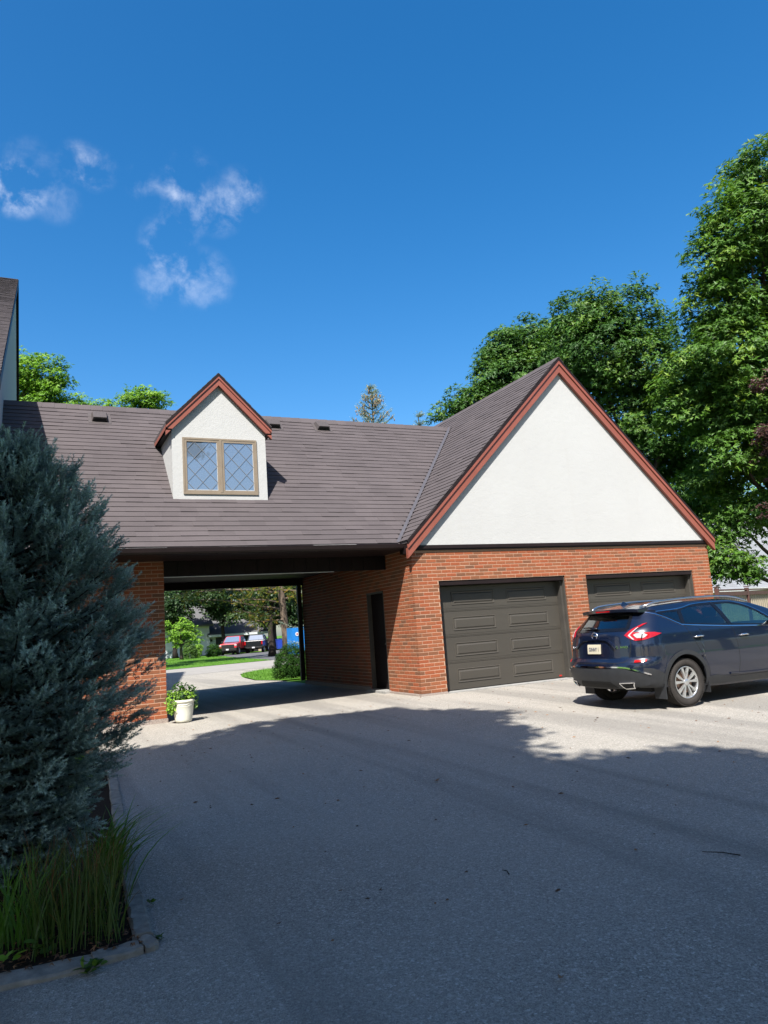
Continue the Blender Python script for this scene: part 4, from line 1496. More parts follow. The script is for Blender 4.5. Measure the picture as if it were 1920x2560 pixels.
M['plate'] = simple("cream_licence_plate", (.62, .56, .42), (.57, .51, .38), .5, .4, 8)
M['plate_ink'] = simple("plate_ink", (.10, .11, .16), None, .5, .3, 8)
M['dark_glass'] = tinted("privacy_glass", (.40, .42, .41))
M['green_glass'] = tinted("green_tinted_glass", (.72, .89, .80))
M['cabin'] = simple("dark_cabin", (.018, .018, .019), (.012, .012, .013), .8, .2, 6)
M['rotor'] = simple("brake_rotor", (.30, .20, .15), (.2, .12, .08), .5, .4, 20, metal=.6)


def in_poly(x, z, poly):
    c = False
    for i in range(len(poly)):
        x1, y1 = poly[i]; x2, y2 = poly[i - 1]
        if (y1 > z) != (y2 > z) and x < (x2 - x1) * (z - y1) / (y2 - y1) + x1: c = not c
    return c


class Shell:
    """body shell of a car: length along x (0 = tail), z up, mirrored in y"""
    def __init__(s, W, XR, XF, ZT, arches, sill, Lc=.55, Lf=.6, n=2.6):
        s.W, s.XR, s.XF, s.ZT, s.arches, s.sill, s.Lc, s.Lf, s.n = W, XR, XF, ZT, arches, sill, Lc, Lf, n
        s._ol = {}

    def w(s, z): return np.interp(z, *zip(*s.W))
    def xr(s, z): return np.interp(z, *zip(*s.XR))
    def xf(s, z): return np.interp(z, *zip(*s.XF))
    def zt(s, x): return np.interp(x, *zip(*s.ZT))

    def zb(s, x):
        b = np.interp(x, *zip(*s.sill))
        for cx, cz, r in s.arches:
            if abs(x - cx) < r: b = max(b, cz + math.sqrt(r * r - (x - cx) ** 2))
        return b

    def lc(s, z): return np.interp(z, [.3, .8, 1.2, 1.6], [s.Lc, s.Lc, s.Lc * .9, s.Lc * .62])

    def col(s, c, z):
        """c in [0,1] rear wrap, [1,2] side, [2,3] front wrap -> (x,y)"""
        w, xr, xf, e = s.w(z), s.xr(z), s.xf(z), 2.0 / s.n
        lc = s.lc(z)
        if c <= 1:
            t = c * math.pi / 2
            return xr + lc * (1 - math.cos(t) ** e), w * math.sin(t) ** e
        if c <= 2: return (xr + lc) + (xf - s.Lf - xr - lc) * (c - 1), w
        t = (3 - c) * math.pi / 2
        return xf - s.Lf * (1 - math.cos(t) ** e), w * math.sin(t) ** e

    def pt(s, c, v, lo=None):
        z = .8
        for _ in range(9):
            x, y = s.col(c, z)
            b = s.zb(x) if lo is None else lo
            z = b + (s.zt(x) - b) * v
        x, y = s.col(c, z)
        return np.array([x, y, z])

    def side_y(s, x, z):
        w, xr, lc = s.w(z), s.xr(z), s.lc(z)
        d = np.clip((xr + lc - x) / lc, 0, 1)
        xf = s.xf(z); d2 = np.clip((x - (xf - s.Lf)) / s.Lf, 0, 1)
        return w * (1 - d ** s.n) ** (1 / s.n) * (1 - d2 ** s.n) ** (1 / s.n)

    def rear_x(s, y, z):
        w, xr, lc = s.w(z), s.xr(z), s.lc(z)
        q = min(abs(y) / w, 1.0)
        return xr + lc * (1 - (1 - q ** s.n) ** (1 / s.n))

    def dev(s, U, z):
        """developed coordinate: distance along the outline from the tail's centre"""
        key = round(float(z), 3)
        if key not in s._ol:
            cs = np.concatenate([np.linspace(0, 1, 160), np.linspace(1.01, 2, 60)])
            P = np.array([s.col(c, z) for c in cs])
            L = np.concatenate([[0], np.cumsum(np.linalg.norm(np.diff(P, axis=0), axis=1))])
            s._ol[key] = (L, P)
        L, P = s._ol[key]
        u = abs(U)
        x = np.interp(u, L, P[:, 0]); y = np.interp(u, L, P[:, 1])
        return np.array([x, y if U >= 0 else -y, z])

    def mesh(s, name, mat, holes_side=(), holes_rear=(), nr=44, ns=190, nf=30, nv=44, nt=22):
        cs = np.concatenate([np.linspace(0, 1, nr, endpoint=False), np.linspace(1, 2, ns, endpoint=False), np.linspace(2, 3, nf)])
        G = np.array([[s.pt(c, v) for v in np.linspace(0, 1, nv)] for c in cs])
        V, F = [], []
        nc = len(cs)
        base = {}
        for side in (-1, 1):
            off = len(V)
            for i in range(nc):
                for j in range(nv):
                    q = G[i, j]; V.append((q[0], side * q[1], q[2]))
            for i in range(nc - 1):
                for j in range(nv - 1):
                    m = (G[i, j] + G[i + 1, j + 1]) / 2
                    if any(in_poly(m[0], m[2], h) for h in holes_side) and cs[i] > .35: continue
                    if any(in_poly(m[1], m[2], h) for h in holes_rear) and cs[i] < 1: continue
                    f = [off + i * nv + j, off + (i + 1) * nv + j, off + (i + 1) * nv + j + 1, off + i * nv + j + 1]
                    F.append(tuple(f if side < 0 else f[::-1]))
            base[side] = off
        # across the top: roof, windscreen, bonnet
        off = len(V)
        for i in range(nc):
            q = G[i, nv - 1]
            for k in range(nt + 1):
                t = -1 + 2 * k / nt
                cr = s.crown(q[0]) * (1 - t * t)
                V.append((q[0], t * q[1], q[2] + cr * min(1, q[1] / .45)))
        for i in range(nc - 1):
            for k in range(nt):
                if 3.08 < G[i, nv - 1][0] < 3.92 and 1 <= k < nt - 1 and nt > 20: continue   # the windscreen opening
                F.append((off + i * (nt + 1) + k, off + (i + 1) * (nt + 1) + k, off + (i + 1) * (nt + 1) + k + 1, off + i * (nt + 1) + k + 1))
        me = mesh_from(name, V, F, mat, smooth=True)
        import bmesh
        bm = bmesh.new(); bm.from_mesh(me); bmesh.ops.remove_doubles(bm, verts=bm.verts, dist=.0004); bmesh.ops.recalc_face_normals(bm, faces=bm.faces); bm.to_mesh(me); bm.free()
        return me

    def crown(s, x): return np.interp(x, [0.3, .6, 1.5, 3.0, 3.6, 4.2, 4.8], [.035, .045, .05, .05, .045, .05, .03])


def patch(name, poly, fn, mat, parent, step=.05, thick=.004, smooth=True):
    """a panel with the given outline laid on a curved surface fn(a,b,offset), with real thickness"""
    import bmesh
    bm = bmesh.new()
    bm.faces.new([bm.verts.new((a, b, 0)) for a, b in poly])
    xs = [q[0] for q in poly]; ys = [q[1] for q in poly]
    for lo, hi, ax in ((min(xs), max(xs), 0), (min(ys), max(ys), 1)):
        t = (math.floor(lo / step) + 1) * step
        while t < hi:
            bmesh.ops.bisect_plane(bm, geom=bm.verts[:] + bm.edges[:] + bm.faces[:], plane_co=(t, 0, 0) if ax == 0 else (0, t, 0), plane_no=(1, 0, 0) if ax == 0 else (0, 1, 0))
            t += step
    bmesh.ops.triangulate(bm, faces=[f for f in bm.faces if len(f.verts) > 4])
    ab = [(v.co.x, v.co.y) for v in bm.verts]
    r = bmesh.ops.extrude_face_region(bm, geom=bm.faces[:])
    nv = [e for e in r['geom'] if isinstance(e, bmesh.types.BMVert)]
    ab2 = {v: (v.co.x, v.co.y) for v in bm.verts}
    new = set(nv)
    for v in bm.verts:
        a, b = ab2[v]
        v.co = Vector(fn(a, b, thick if v in new else -.004).tolist())
    bmesh.ops.recalc_face_normals(bm, faces=bm.faces)
    me = bpy.data.meshes.new(name); bm.to_mesh(me); bm.free(); me.materials.append(mat)
    if smooth:
        for f in me.polygons: f.use_smooth = True
        try: me.set_sharp_from_angle(angle=.7)
        except Exception: pass
    return obj(name, me, parent)


def strip(name, path, fn, width, mat, parent, thick=.006):
    """ribbon along a path on the surface (a,b), constant width, raised"""
    path = np.array(path, float)
    T = np.gradient(path, axis=0); T /= np.linalg.norm(T, axis=1)[:, None] + 1e-9
    Nn = np.stack([-T[:, 1], T[:, 0]], 1)
    V, F = [], []
    for q, n in zip(path, Nn):
        for sg, o in ((-1, -.003), (-1, thick), (1, thick), (1, -.003)):
            V.append(fn(q[0] + n[0] * sg * width / 2, q[1] + n[1] * sg * width / 2, o))
    k = len(path)
    for i in range(k - 1):
        for j in range(4):
            j2 = (j + 1) % 4
            F.append((i * 4 + j, i * 4 + j2, (i + 1) * 4 + j2, (i + 1) * 4 + j))
    F += [(0, 1, 2, 3), ((k - 1) * 4 + 3, (k - 1) * 4 + 2, (k - 1) * 4 + 1, (k - 1) * 4)]
    mb = MB(); mb.add(V, F)
    return mb.build(name, mat, parent, smooth=False)


def dense(path, step=.04, closed=False):
    path = [np.array(q, float) for q in path]
    if closed: path = path + [path[0]]
    out = []
    for a, b in zip(path[:-1], path[1:]):
        n = max(1, int(np.linalg.norm(b - a) / step))
        out += [a + (b - a) * i / n for i in range(n)]
    out.append(path[-1])
    return out


def smooth_path(pts, n=40):
    """Catmull-Rom through the points"""
    P = [np.array(q, float) for q in pts]; P = [2 * P[0] - P[1]] + P + [2 * P[-1] - P[-2]]
    out = []
    m = len(P) - 3; k = max(2, n // m)
    for i in range(m):
        p0, p1, p2, p3 = P[i:i + 4]
        for j in range(k):
            t = j / k
            out.append(.5 * ((2 * p1) + (-p0 + p2) * t + (2 * p0 - 5 * p1 + 4 * p2 - p3) * t * t + (-p0 + 3 * p1 - 3 * p2 + p3) * t ** 3))
    out.append(P[-2])
    return out


def wheel(parent, c, side, R=.372, wd=.235, detail=True, rim=.245):
    """one wheel about the y axis; side = -1 right (faces -y), +1 left"""
    cx, cy, cz = c
    def ring(prof, n, name, mat, par, smooth=True, m=None):
        V, F = [], []
        k = len(prof)
        for i in range(n):
            t = 2 * math.pi * i / n
            for r, y in prof: V.append((cx + r * math.cos(t), cy + side * y, cz + r * math.sin(t)))
        for i in range(n):
            j = (i + 1) % n
            for q in range(k - 1): F.append((i * k + q, j * k + q, j * k + q + 1, i * k + q + 1))
        mb = MB(); mb.add(V, F)
        return mb.build(name, mat, par, smooth=smooth)
    h = wd / 2
    w = thing_part("wheel", parent)
    tyre = ring([(rim, -h * .7), (rim + .03, -h), (R - .035, -h * 1.02), (R - .008, -h * .82), (R, -h * .6), (R, h * .6), (R - .008, h * .82), (R - .035, h * 1.02), (rim + .03, h), (rim, h * .7)], 48, "tyre", M['tyre'], w)
    ring([(rim + .004, h * .86), (rim - .006, h * .90), (rim - .016, h * .74), (rim - .02, -h * .6), (rim + .002, -h * .7)], 40, "rim", M['alloy'], w)
    if detail:
        # tread blocks
        mb = MB()
        for i in range(64):
            t = 2 * math.pi * i / 64
            for y0, y1, tw in ((-.11, -.075, .1), (-.068, -.03, -.12), (-.02, .02, .1), (.03, .068, -.12), (.075, .11, .1)):
                a = t + tw * .3
                er = np.array([math.cos(a), 0, math.sin(a)]); et = np.array([-math.sin(a), 0, math.cos(a)])
                mb.obox(np.array([cx, cy + side * (y0 + y1) / 2, cz]) + er * (R - .001 - (.006 if abs(y0 + y1) > .15 else 0)), er * .006, et * .013, (0, (y1 - y0) / 2, 0))
        o = mb.build("tread", M['tyre'], w); o["kind"] = "stuff"
        mb = MB()
        V, F = [], []
        mb.lathe([(0, 0), (.16, 0), (.165, .02), (0, .02)], (0, 0, 0), 24)
        mb.V = [(cx + x, cy + side * (.02 + z), cz + y) for x, y, z in mb.V]
        mb.build("brake_disc", M['rotor'], w)
        # five pairs of spokes
        sp = 0
        for i in range(5):
            a0 = 2 * math.pi * i / 5 + math.pi / 2
            for dlt, in (( -.20,), (.20,)):
                mb = MB()
                a1 = a0 + dlt * .45; a2 = a0 + dlt * 1.35
                p = lambda a, r, y: np.array([cx + r * math.cos(a), cy + side * y, cz + r * math.sin(a)])
                q1, q2 = p(a1, .035, .090), p(a2, rim - .012, .098)
                t1 = p(a1 + 1.57, 1, 0) - np.array([cx, cy, cz]); t2 = p(a2 + 1.57, 1, 0) - np.array([cx, cy, cz])
                yv = np.array([0, side * 1.0, 0])
                V = []
                for q, t, wd2, dp in ((q1, t1, .017, .03), ((q1 + q2) / 2 + yv * .004, (t1 + t2) / 2, .019, .03), (q2, t2, .030, .03)):
                    V += [q - t * wd2 - yv * dp, q - t * wd2 * .8, q + t * wd2 * .8, q + t * wd2 - yv * dp]
                F = []
                for k in range(2):
                    for j in range(4):
                        j2 = (j + 1) % 4; F.append((k * 4 + j, k * 4 + j2, k * 4 + 4 + j2, k * 4 + 4 + j))
                F += [(0, 1, 2, 3), (11, 10, 9, 8)]
                mb.add(V, F); mb.build("spoke", M['alloy'], w)
        mb = MB(); mb.lathe([(0, .0), (.055, .0), (.05, .022), (.03, .03), (0, .031)], (0, 0, 0), 20)
        mb.V = [(cx + x, cy + side * (.078 + z), cz + y) for x, y, z in mb.V]
        mb.build("hub_cap", M['alloy'], w)
    return w


def thing_part(name, parent):
    o = bpy.data.objects.new(name, None); o.empty_display_size = .1
    COL.objects.link(o); o.parent = parent
    ORIGIN[o.name] = Matrix.Identity(4)
    return o


def text_mesh(name, s, size, mat, parent, origin, right, up, thick=.002, align='CENTER', shear=0.0, xs=1.0):
    cu = bpy.data.curves.new(name, 'FONT'); cu.body = s; cu.size = size; cu.align_x = align; cu.align_y = 'CENTER'; cu.extrude = thick; cu.shear = shear
    o = bpy.data.objects.new(name + "_c", cu); COL.objects.link(o)
    dg = bpy.context.evaluated_depsgraph_get()
    me = bpy.data.meshes.new_from_object(o.evaluated_get(dg))
    bpy.data.objects.remove(o); bpy.data.curves.remove(cu)
    r = np.array(right, float); u = np.array(up, float); n = np.cross(r, u); og = np.array(origin, float)
    for v in me.vertices:
        q = og + r * v.co.x * xs + u * v.co.y + n * v.co.z
        v.co = Vector(q.tolist())
    me.materials.clear(); me.materials.append(mat)
    return obj(name, me, parent)


def suv():
    root = thing("suv", "dark blue SUV parked in front of the right-hand garage door", "car", (0, 0, 0))
    ORIGIN[root.name] = Matrix.Identity(4)
    sh = Shell(W=[(.2, .85), (.38, .915), (.6, .95), (.8, .958), (1.0, .948), (1.15, .922), (1.25, .885), (1.4, .805), (1.58, .68), (1.66, .60)],
               XR=[(.3, .17), (.40, .05), (.58, .0), (.70, .005), (.77, .03), (.80, .075), (1.0, .09), (1.18, .125), (1.25, .17), (1.40, .34), (1.5, .44), (1.6, .50)],
               XF=[(.3, 4.82), (.6, 4.90), (.8, 4.88), (1.0, 4.80), (1.2, 4.70), (1.7, 4.6)],
               ZT=[(0, 1.55), (.4, 1.555), (.6, 1.575), (1.0, 1.607), (1.6, 1.635), (2.2, 1.638), (2.6, 1.615), (3.0, 1.545), (3.3, 1.445), (3.6, 1.315), (3.9, 1.17), (4.1, 1.10), (4.5, 1.02), (4.75, .93), (4.9, .84)],
               arches=[(1.07, .372, .435), (3.895, .372, .435)],
               sill=[(0, .40), (.3, .37), (.6, .33), (1.5, .27), (2.0, .25), (3.4, .25), (4.3, .28), (4.9, .30)], Lc=.60, Lf=.75, n=2.5)
    off_side = lambda sg: (lambda a, b, o: np.array([a, sg * (sh.side_y(a, b) + o), b + o * .35]))
    off_rear = lambda U, z, o: (lambda P, Q: P + (lambda n: n / np.linalg.norm(n))(np.array([-(Q[1] - P[1]), (Q[0] - P[0]), 0]) * (1)) * 0)(sh.dev(U, z), sh.dev(U + .01, z))

    def dev_off(U, z, o):
        P = sh.dev(U, z); Q = sh.dev(U + .012, z); R = sh.dev(U, z + .012)
        n = np.cross(R - P, Q - P); n /= np.linalg.norm(n) + 1e-9
        if n[0] > 0 and abs(U) < .6: n = -n
        if (n[1] * P[1]) < 0 and abs(P[1]) > .5: n = -n
        return P + n * o
    # outlines of the glass, side view (x,z)
    rear_door_glass = [(1.21, 1.275), (2.02, 1.215), (2.20, 1.212), (2.085, 1.575), (1.55, 1.560), (1.40, 1.535), (1.30, 1.50)]
    front_door_glass = [(2.26, 1.208), (3.42, 1.135), (3.30, 1.215), (3.0, 1.42), (2.75, 1.525), (2.50, 1.575), (2.15, 1.578)]
    quarter = [(.80, 1.485), (1.15, 1.30), (1.19, 1.29), (1.245, 1.495), (1.02, 1.50)]
    holes = [[(x, z) for x, z in g] for g in (rear_door_glass, front_door_glass, quarter)]
    rear_glass = [(-.60, 1.26), (.60, 1.26), (.56, 1.34), (.50, 1.495), (-.50, 1.495), (-.56, 1.34)]
    body = obj("body", sh.mesh("body", M['blue_paint'], holes, [[(y, z) for y, z in rear_glass]]), root)
    for sg in (-1, 1):
        fn = off_side(sg)
        for poly, nm, mt in ((rear_door_glass, "rear_door_window", 'dark_glass'), (front_door_glass, "front_door_window", 'green_glass'), (quarter, "quarter_window", 'dark_glass')):
            patch(nm, poly, fn, M[mt], root, .07, .0015)
        # black pillars and frames around the glass
        for poly, wd in ((rear_door_glass, .034), (front_door_glass, .034), (quarter, .03)):
            strip("window_frame", dense(poly, .04, True), fn, wd, M['gloss_black'], root, .005)
        patch("pillar_trim", [(2.205, 1.205), (2.255, 1.205), (2.15, 1.585), (2.085, 1.585)], fn, M['gloss_black'], root, .06, .006)
        patch("pillar_trim", [(1.17, 1.285), (1.235, 1.275), (1.32, 1.51), (1.25, 1.51)], fn, M['gloss_black'], root, .06, .006)
        # bright line under and over the glass
        strip("chrome_strip", smooth_path([(.62, 1.505), (.85, 1.425), (1.12, 1.292), (1.25, 1.262), (2.0, 1.20), (2.7, 1.16), (3.44, 1.118)], 70), fn, .014, M['chrome'], root, .009)
        strip("chrome_strip", smooth_path([(.78, 1.505), (1.3, 1.53), (1.7, 1.588), (2.3, 1.60), (2.65, 1.575), (3.0, 1.445), (3.45, 1.135)], 70), fn, .010, M['chrome'], root, .009)
        patch("pillar_trim", [(.60, 1.525), (.80, 1.50), (.78, 1.53), (.66, 1.545)], fn, M['gloss_black'], root, .06, .004)
        # shut lines of the doors: fine dark grooves
        for path in ([(1.20, 1.27), (1.28, 1.10), (1.36, .95), (1.50, .72), (1.58, .55), (1.60, .42)], [(2.235, 1.205), (2.28, 1.0), (2.30, .7), (2.27, .40)], [(3.42, 1.11), (3.46, .9), (3.42, .6), (3.36, .40)], [(1.60, .42), (2.27, .40), (3.36, .40)]):
            strip("shut_line", smooth_path(path, 40), fn, .007, M['black_rubber'], root, .0012)
        # handles
        for hx, hz in ((1.42, 1.055), (2.46, 1.015)):
            mb = MB()
            y = sh.side_y(hx, hz)
            mb.tube([fn(hx - .10, hz, .002), fn(hx - .08, hz, .034), fn(hx, hz + .004, .042), fn(hx + .08, hz, .034), fn(hx + .10, hz, .002)], [.010, .014, .015, .014, .010], 8)
            mb.build("door_handle", M['chrome'], root, smooth=True)
            patch("handle_cup", [(hx - .08, hz - .022), (hx + .08, hz - .022), (hx + .075, hz + .028), (hx - .075, hz + .028)], fn, M['gloss_black'], root, .03, .001)
        # lower cladding: wheel-arch lips, sill
        for cx in (1.07, 3.895):
            arc = [(cx + .468 * math.cos(t), .372 + .468 * math.sin(t)) for t in np.linspace(math.pi + .12, -.12, 44)]
            strip("wheel_arch_trim", arc, fn, .066, M['plastic'], root, .014)
        patch("sill_trim", [(1.50, .285), (3.45, .255), (3.44, .40), (3.2, .36), (2.1, .375), (1.72, .43), (1.58, .42)], fn, M['plastic'], root, .06, .012)
        strip("sill_chrome", smooth_path([(2.05, .42), (2.5, .40), (3.30, .395)], 30), fn, .022, M['blue_paint'], root, .02)
        patch("bumper_side", [(.62, .33), (.26, .36), (.26, .66), (.40, .64), (.60, .545), (.615, .46)], fn, M['plastic'], root, .05, .010)
        # roof rails
        rail = []
        for x in np.linspace(.62, 3.0, 24):
            z = sh.zt(x); y = sh.side_y(x, z) * .965
            lift = .045 * min(1, (x - .6) / .25, (3.02 - x) / .25)
            rail.append((x, sg * y, z + .012 + max(lift, 0)))
        mb = MB(); mb.tube(rail, [.014] + [.019] * 22 + [.012], 8); mb.build("roof_rail", M['satin_silver'], root, smooth=True)
        # wheels
        wheel(root, (1.07, sg * .815, .372), sg, detail=True)
        wheel(root, (3.895, sg * .815, .372), sg, detail=(sg < 0))
        # mud flap behind the rear wheel
        mb = MB(); mb.box(.585, .60, sg * .70, sg * .935, .16, .42) if sg > 0 else mb.box(.585, .60, -.935, -.70, .16, .42)
        mb.build("mud_flap", M['plastic'], root)
        mb = MB(); mb.box(1.555, 1.565, min(sg * .75, sg * .92), max(sg * .75, sg * .92), .17, .35); mb.build("mud_flap", M['plastic'], root)
        # mirror
        mb = MB(); mb.obox((3.28, sg * 1.03, 1.19), (.07, 0, 0), (0, .10, 0), (0, 0, .075)); mb.bar((3.32, sg * .92, 1.14), (3.3, sg * 1.0, 1.16), .06, .04)
        mb.build("door_mirror", M['blue_paint'], root, bevel=.03)
        # tail lamp: a boomerang wrapped round the corner, U measured from the middle of the tail
        sU = sg
        def tl(poly, nm, mt, th=.012, step=.03): patch(nm, [(u * sU, z) for u, z in poly], dev_off, M[mt], root, step, th)
        tl([(.60, 1.165), (.68, 1.115), (.78, 1.075), (.92, 1.085), (1.06, 1.125), (1.20, 1.165), (1.06, 1.19), (.90, 1.195), (.76, 1.20), (.72, 1.215), (.80, 1.29), (.86, 1.335), (.80, 1.325), (.66, 1.23)], "tail_lamp", 'red_lens')
        tl([(.74, 1.165), (.80, 1.115), (.90, 1.115), (.955, 1.155), (.90, 1.178), (.78, 1.182)], "lamp_window", 'clear_lens', .016)
        tl([(.66, 1.158), (.74, 1.095), (.765, 1.095), (.69, 1.165), (.775, 1.27), (.765, 1.275)], "lamp_window", 'clear_lens', .015)
        tl([(.86, 1.092), (.875, 1.092), (.885, 1.19), (.87, 1.19)], "lamp_divider", 'gloss_black', .017)
        tl([(.78, .745), (.96, .755), (.965, .785), (.78, .778)], "reflector", 'red_lens', .010)
    # tail: lower bumper in black, bright strip, diffuser
    patch("bumper_lower", [(-.95, .40), (-.6, .36), (0, .34), (.6, .36), (.95, .40), (.98, .58), (.80, .60), (.62, .655), (-.62, .655), (-.80, .60), (-.98, .58)], dev_off, M['plastic'], root, .06, .014)
    strip("bumper_strip", smooth_path([(-1.02, .56), (-.82, .625), (-.62, .675), (-.3, .682), (0, .684), (.3, .682), (.62, .675), (.82, .625), (1.02, .56)], 90), dev_off, .02, M['chrome'], root, .02)
    patch("diffuser", [(-.42, .365), (.42, .365), (.34, .46), (-.34, .46)], dev_off, M['black_rubber'], root, .06, .018)
    for sg in (-1, 1):
        mb = MB()
        u = .62 * sg
        P = [dev_off(a * sg, b, .02) for a, b in ((.50, .44), (.74, .45), (.70, .375), (.56, .365))]
        strip("exhaust_tip", dense([(.50 * sg, .44), (.74 * sg, .45), (.70 * sg, .375), (.56 * sg, .365)], .03, True), dev_off, .016, M['chrome'], root, .032)
        patch("exhaust_mouth", [(.51 * sg, .435), (.73 * sg, .445), (.695 * sg, .38), (.565 * sg, .37)], dev_off, M['black_rubber'], root, .05, .018)
    # tailgate: shut lines, garnish over the plate, badge, plate, wiper, glass, spoiler
    for sg in (-1, 1):
        strip("shut_line", smooth_path([(.0, .735), (.35 * sg, .74), (.62 * sg, .76), (.68 * sg, .85), (.71 * sg, 1.0), (.69 * sg, 1.1)], 40), dev_off, .008, M['black_rubber'], root, .0012)
    patch("rear_window", [(-.615, 1.255), (.615, 1.255), (.57, 1.34), (.50, 1.50), (-.50, 1.50), (-.57, 1.34)], dev_off, M['dark_glass'], root, .06, .002)
    strip("window_frame", dense([(-.615, 1.255), (.615, 1.255), (.57, 1.34), (.50, 1.50), (-.50, 1.50), (-.57, 1.34)], .04, True), dev_off, .05, M['gloss_black'], root, .006)
    patch("plate_recess", [(-.36, .875), (.36, .875), (.30, 1.075), (.24, 1.10), (-.24, 1.10), (-.30, 1.075)], dev_off, M['blue_paint'], root, .05, .002)
    strip("plate_garnish", smooth_path([(-.46, .97), (-.36, 1.055), (-.25, 1.105), (0, 1.118), (.25, 1.105), (.36, 1.055), (.46, .97)], 60), dev_off, .03, M['blue_paint'], root, .03)
    plate = patch("licence_plate", [(-.15, .885), (.15, .885), (.155, .89), (.155, 1.03), (.15, 1.035), (-.15, 1.035), (-.155, 1.03), (-.155, .89)], lambda u, z, o: dev_off(0, z, o + .012) * np.array([1, 0, 1]) + np.array([0, u, 0]), M['plate'], root, .1, .004)
    P0 = dev_off(0, .955, .020)
    text_mesh("plate_number", "GINNY 1", .085, M['plate_ink'], plate, (P0[0], 0, P0[2]), (0, -1, 0), (.05, 0, 1), .002, xs=.72)
    # round badge: ring with a bar across
    c = dev_off(0, 1.17, .012)
    mb = MB()
    rg = [(c[0] + .004 * math.sin(t), .062 * math.cos(t), c[2] + .055 * math.sin(t)) for t in np.linspace(0, 2 * math.pi, 28)]
    mb.tube(rg, .010, 6, caps=False); mb.obox((c[0] - .003, 0, c[2]), (.006, 0, 0), (0, .08, 0), (0, 0, .012))
    mb.build("badge", M['chrome'], root, smooth=True)
    text_mesh("badge_lettering", "NISSAN", .02, M['gloss_black'], root, (c[0] - .0095, 0, c[2]), (0, -1, 0), (0, 0, 1), .001)
    for u, sx, al in ((.56, "SL  AWD", 1), (-.58, "MURANO", 1)):
        q = dev_off(u * -1, .985, .006); q2 = dev_off(u * -1 + .02, .985, .006)
        r = q2 - q; r = r / np.linalg.norm(r); r = r if r[1] < 0 else -r
        text_mesh("model_lettering", sx, .05, M['chrome'], root, q, r, (0, 0, 1), .003, xs=1.1)
    mb = MB()
    w0 = dev_off(-.02, 1.262, .03); w1 = dev_off(.36, 1.285, .03)
    mb.tube([w0, (w0 + w1) / 2 + (-.015, 0, .012), w1], [.022, .014, .008], 8)
    mb.V = [(x, -y if False else y, z) for x, y, z in mb.V]
    mb.build("rear_wiper", M['gloss_black'], root, smooth=True)
    # roof spoiler
    V = []
    ys = np.linspace(-.66, .66, 15)
    for y in ys:
        e = (abs(y) / .66) ** 4
        xt = .33 + .14 * (abs(y) / .66) ** 2.2
        zt = 1.585 - .02 * e
        x1 = .78; z1 = float(sh.zt(.78)) + .05 * (1 - (y / .66) ** 2) + .004
        V += [(xt, y, zt), (x1, y, z1), (x1 + .02, y, z1 - .03), (xt + .16, y, 1.50), (xt + .02, y, zt - .055)]
    F = []
    for i in range(len(ys) - 1):
        for j in range(5):
            j2 = (j + 1) % 5; F.append((i * 5 + j, i * 5 + j2, (i + 1) * 5 + j2, (i + 1) * 5 + j))
    F += [(4, 3, 2, 1, 0), tuple(range((len(ys) - 1) * 5, len(ys) * 5))]
    mb = MB(); mb.add(V, F); sp = mb.build("spoiler", M['blue_paint'], root, bevel=.008)
    mb = MB()
    for i in range(len(ys) - 1):
        pass
    mb.add([(V[k * 5 + 4][0] - .004, V[k * 5 + 4][1], V[k * 5 + 4][2] - .002) for k in range(15)] + [(V[k * 5 + 3][0] - .01, V[k * 5 + 3][1], V[k * 5 + 3][2] - .012) for k in range(15)], [(i, i + 1, 16 + i, 15 + i) for i in range(14)])
    mb.build("spoiler_underside", M['gloss_black'], root)
    mb = MB(); mb.box(.338, .345, -.16, .16, 1.545, 1.568); mb.build("brake_light", M['red_lens'], root)
    # roof: dark glass panel, fin aerial
    def roof_fn(a, b, o):
        z = sh.zt(a); w = sh.side_y(a, z); t = b / w
        return np.array([a, b, z + sh.crown(a) * (1 - t * t) + o])
    patch("glass_roof", [(.95, -.46), (2.75, -.48), (2.75, .48), (.95, .46)], roof_fn, M['gloss_black'], root, .12, .003)
    q = roof_fn(.86, 0, 0)
    mb = MB(); mb.add([(q[0] - .09, -.02, q[2]), (q[0] - .09, .02, q[2]), (q[0] + .09, .012, q[2]), (q[0] + .09, -.012, q[2]), (q[0] - .055, 0, q[2] + .065), (q[0] - .03, 0, q[2] + .062)],
                      [(0, 3, 2, 1), (0, 1, 4), (1, 2, 5, 4), (3, 0, 4, 5), (2, 3, 5)])
    mb.build("aerial_fin", M['blue_paint'], root)
    # windscreen
    patch("windscreen", [(3.02, -.60), (4.0, -.66), (4.0, .66), (3.02, .60)], roof_fn, M['green_glass'], root, .1, .003)
    # nose: lamps and grille (out of the frame)
    for sg in (-1, 1):
        fn = off_side(sg)
        patch("headlamp", [(4.30, .86), (4.62, .78), (4.70, .84), (4.35, .94)], fn, M['clear_lens'], root, .04, .006)
    # underbody, arches, cabin
    mb = MB(); mb.box(.62, 4.5, -.60, .60, .25, .50); mb.build("underbody", M['black_rubber'], root)
    for cx in (1.07, 3.895):
        for sg in (-1, 1):
            mb = MB(); prof = [(cx + .455 * math.cos(t), .372 + .455 * math.sin(t)) for t in np.linspace(0, math.pi, 20)]
            V = [(a, sg * .60, b) for a, b in prof] + [(a, sg * .90, b) for a, b in prof]; F = [(i, i + 1, 21 + i, 20 + i) for i in range(19)] + [tuple(range(20))]
            mb.add(V, F); mb.build("wheel_well", M['black_rubber'], root, recalc=False)
    mb = MB(); mb.box(.35, 4.0, -.83, .83, .50, .56); mb.build("cabin_floor", M['cabin'], root)
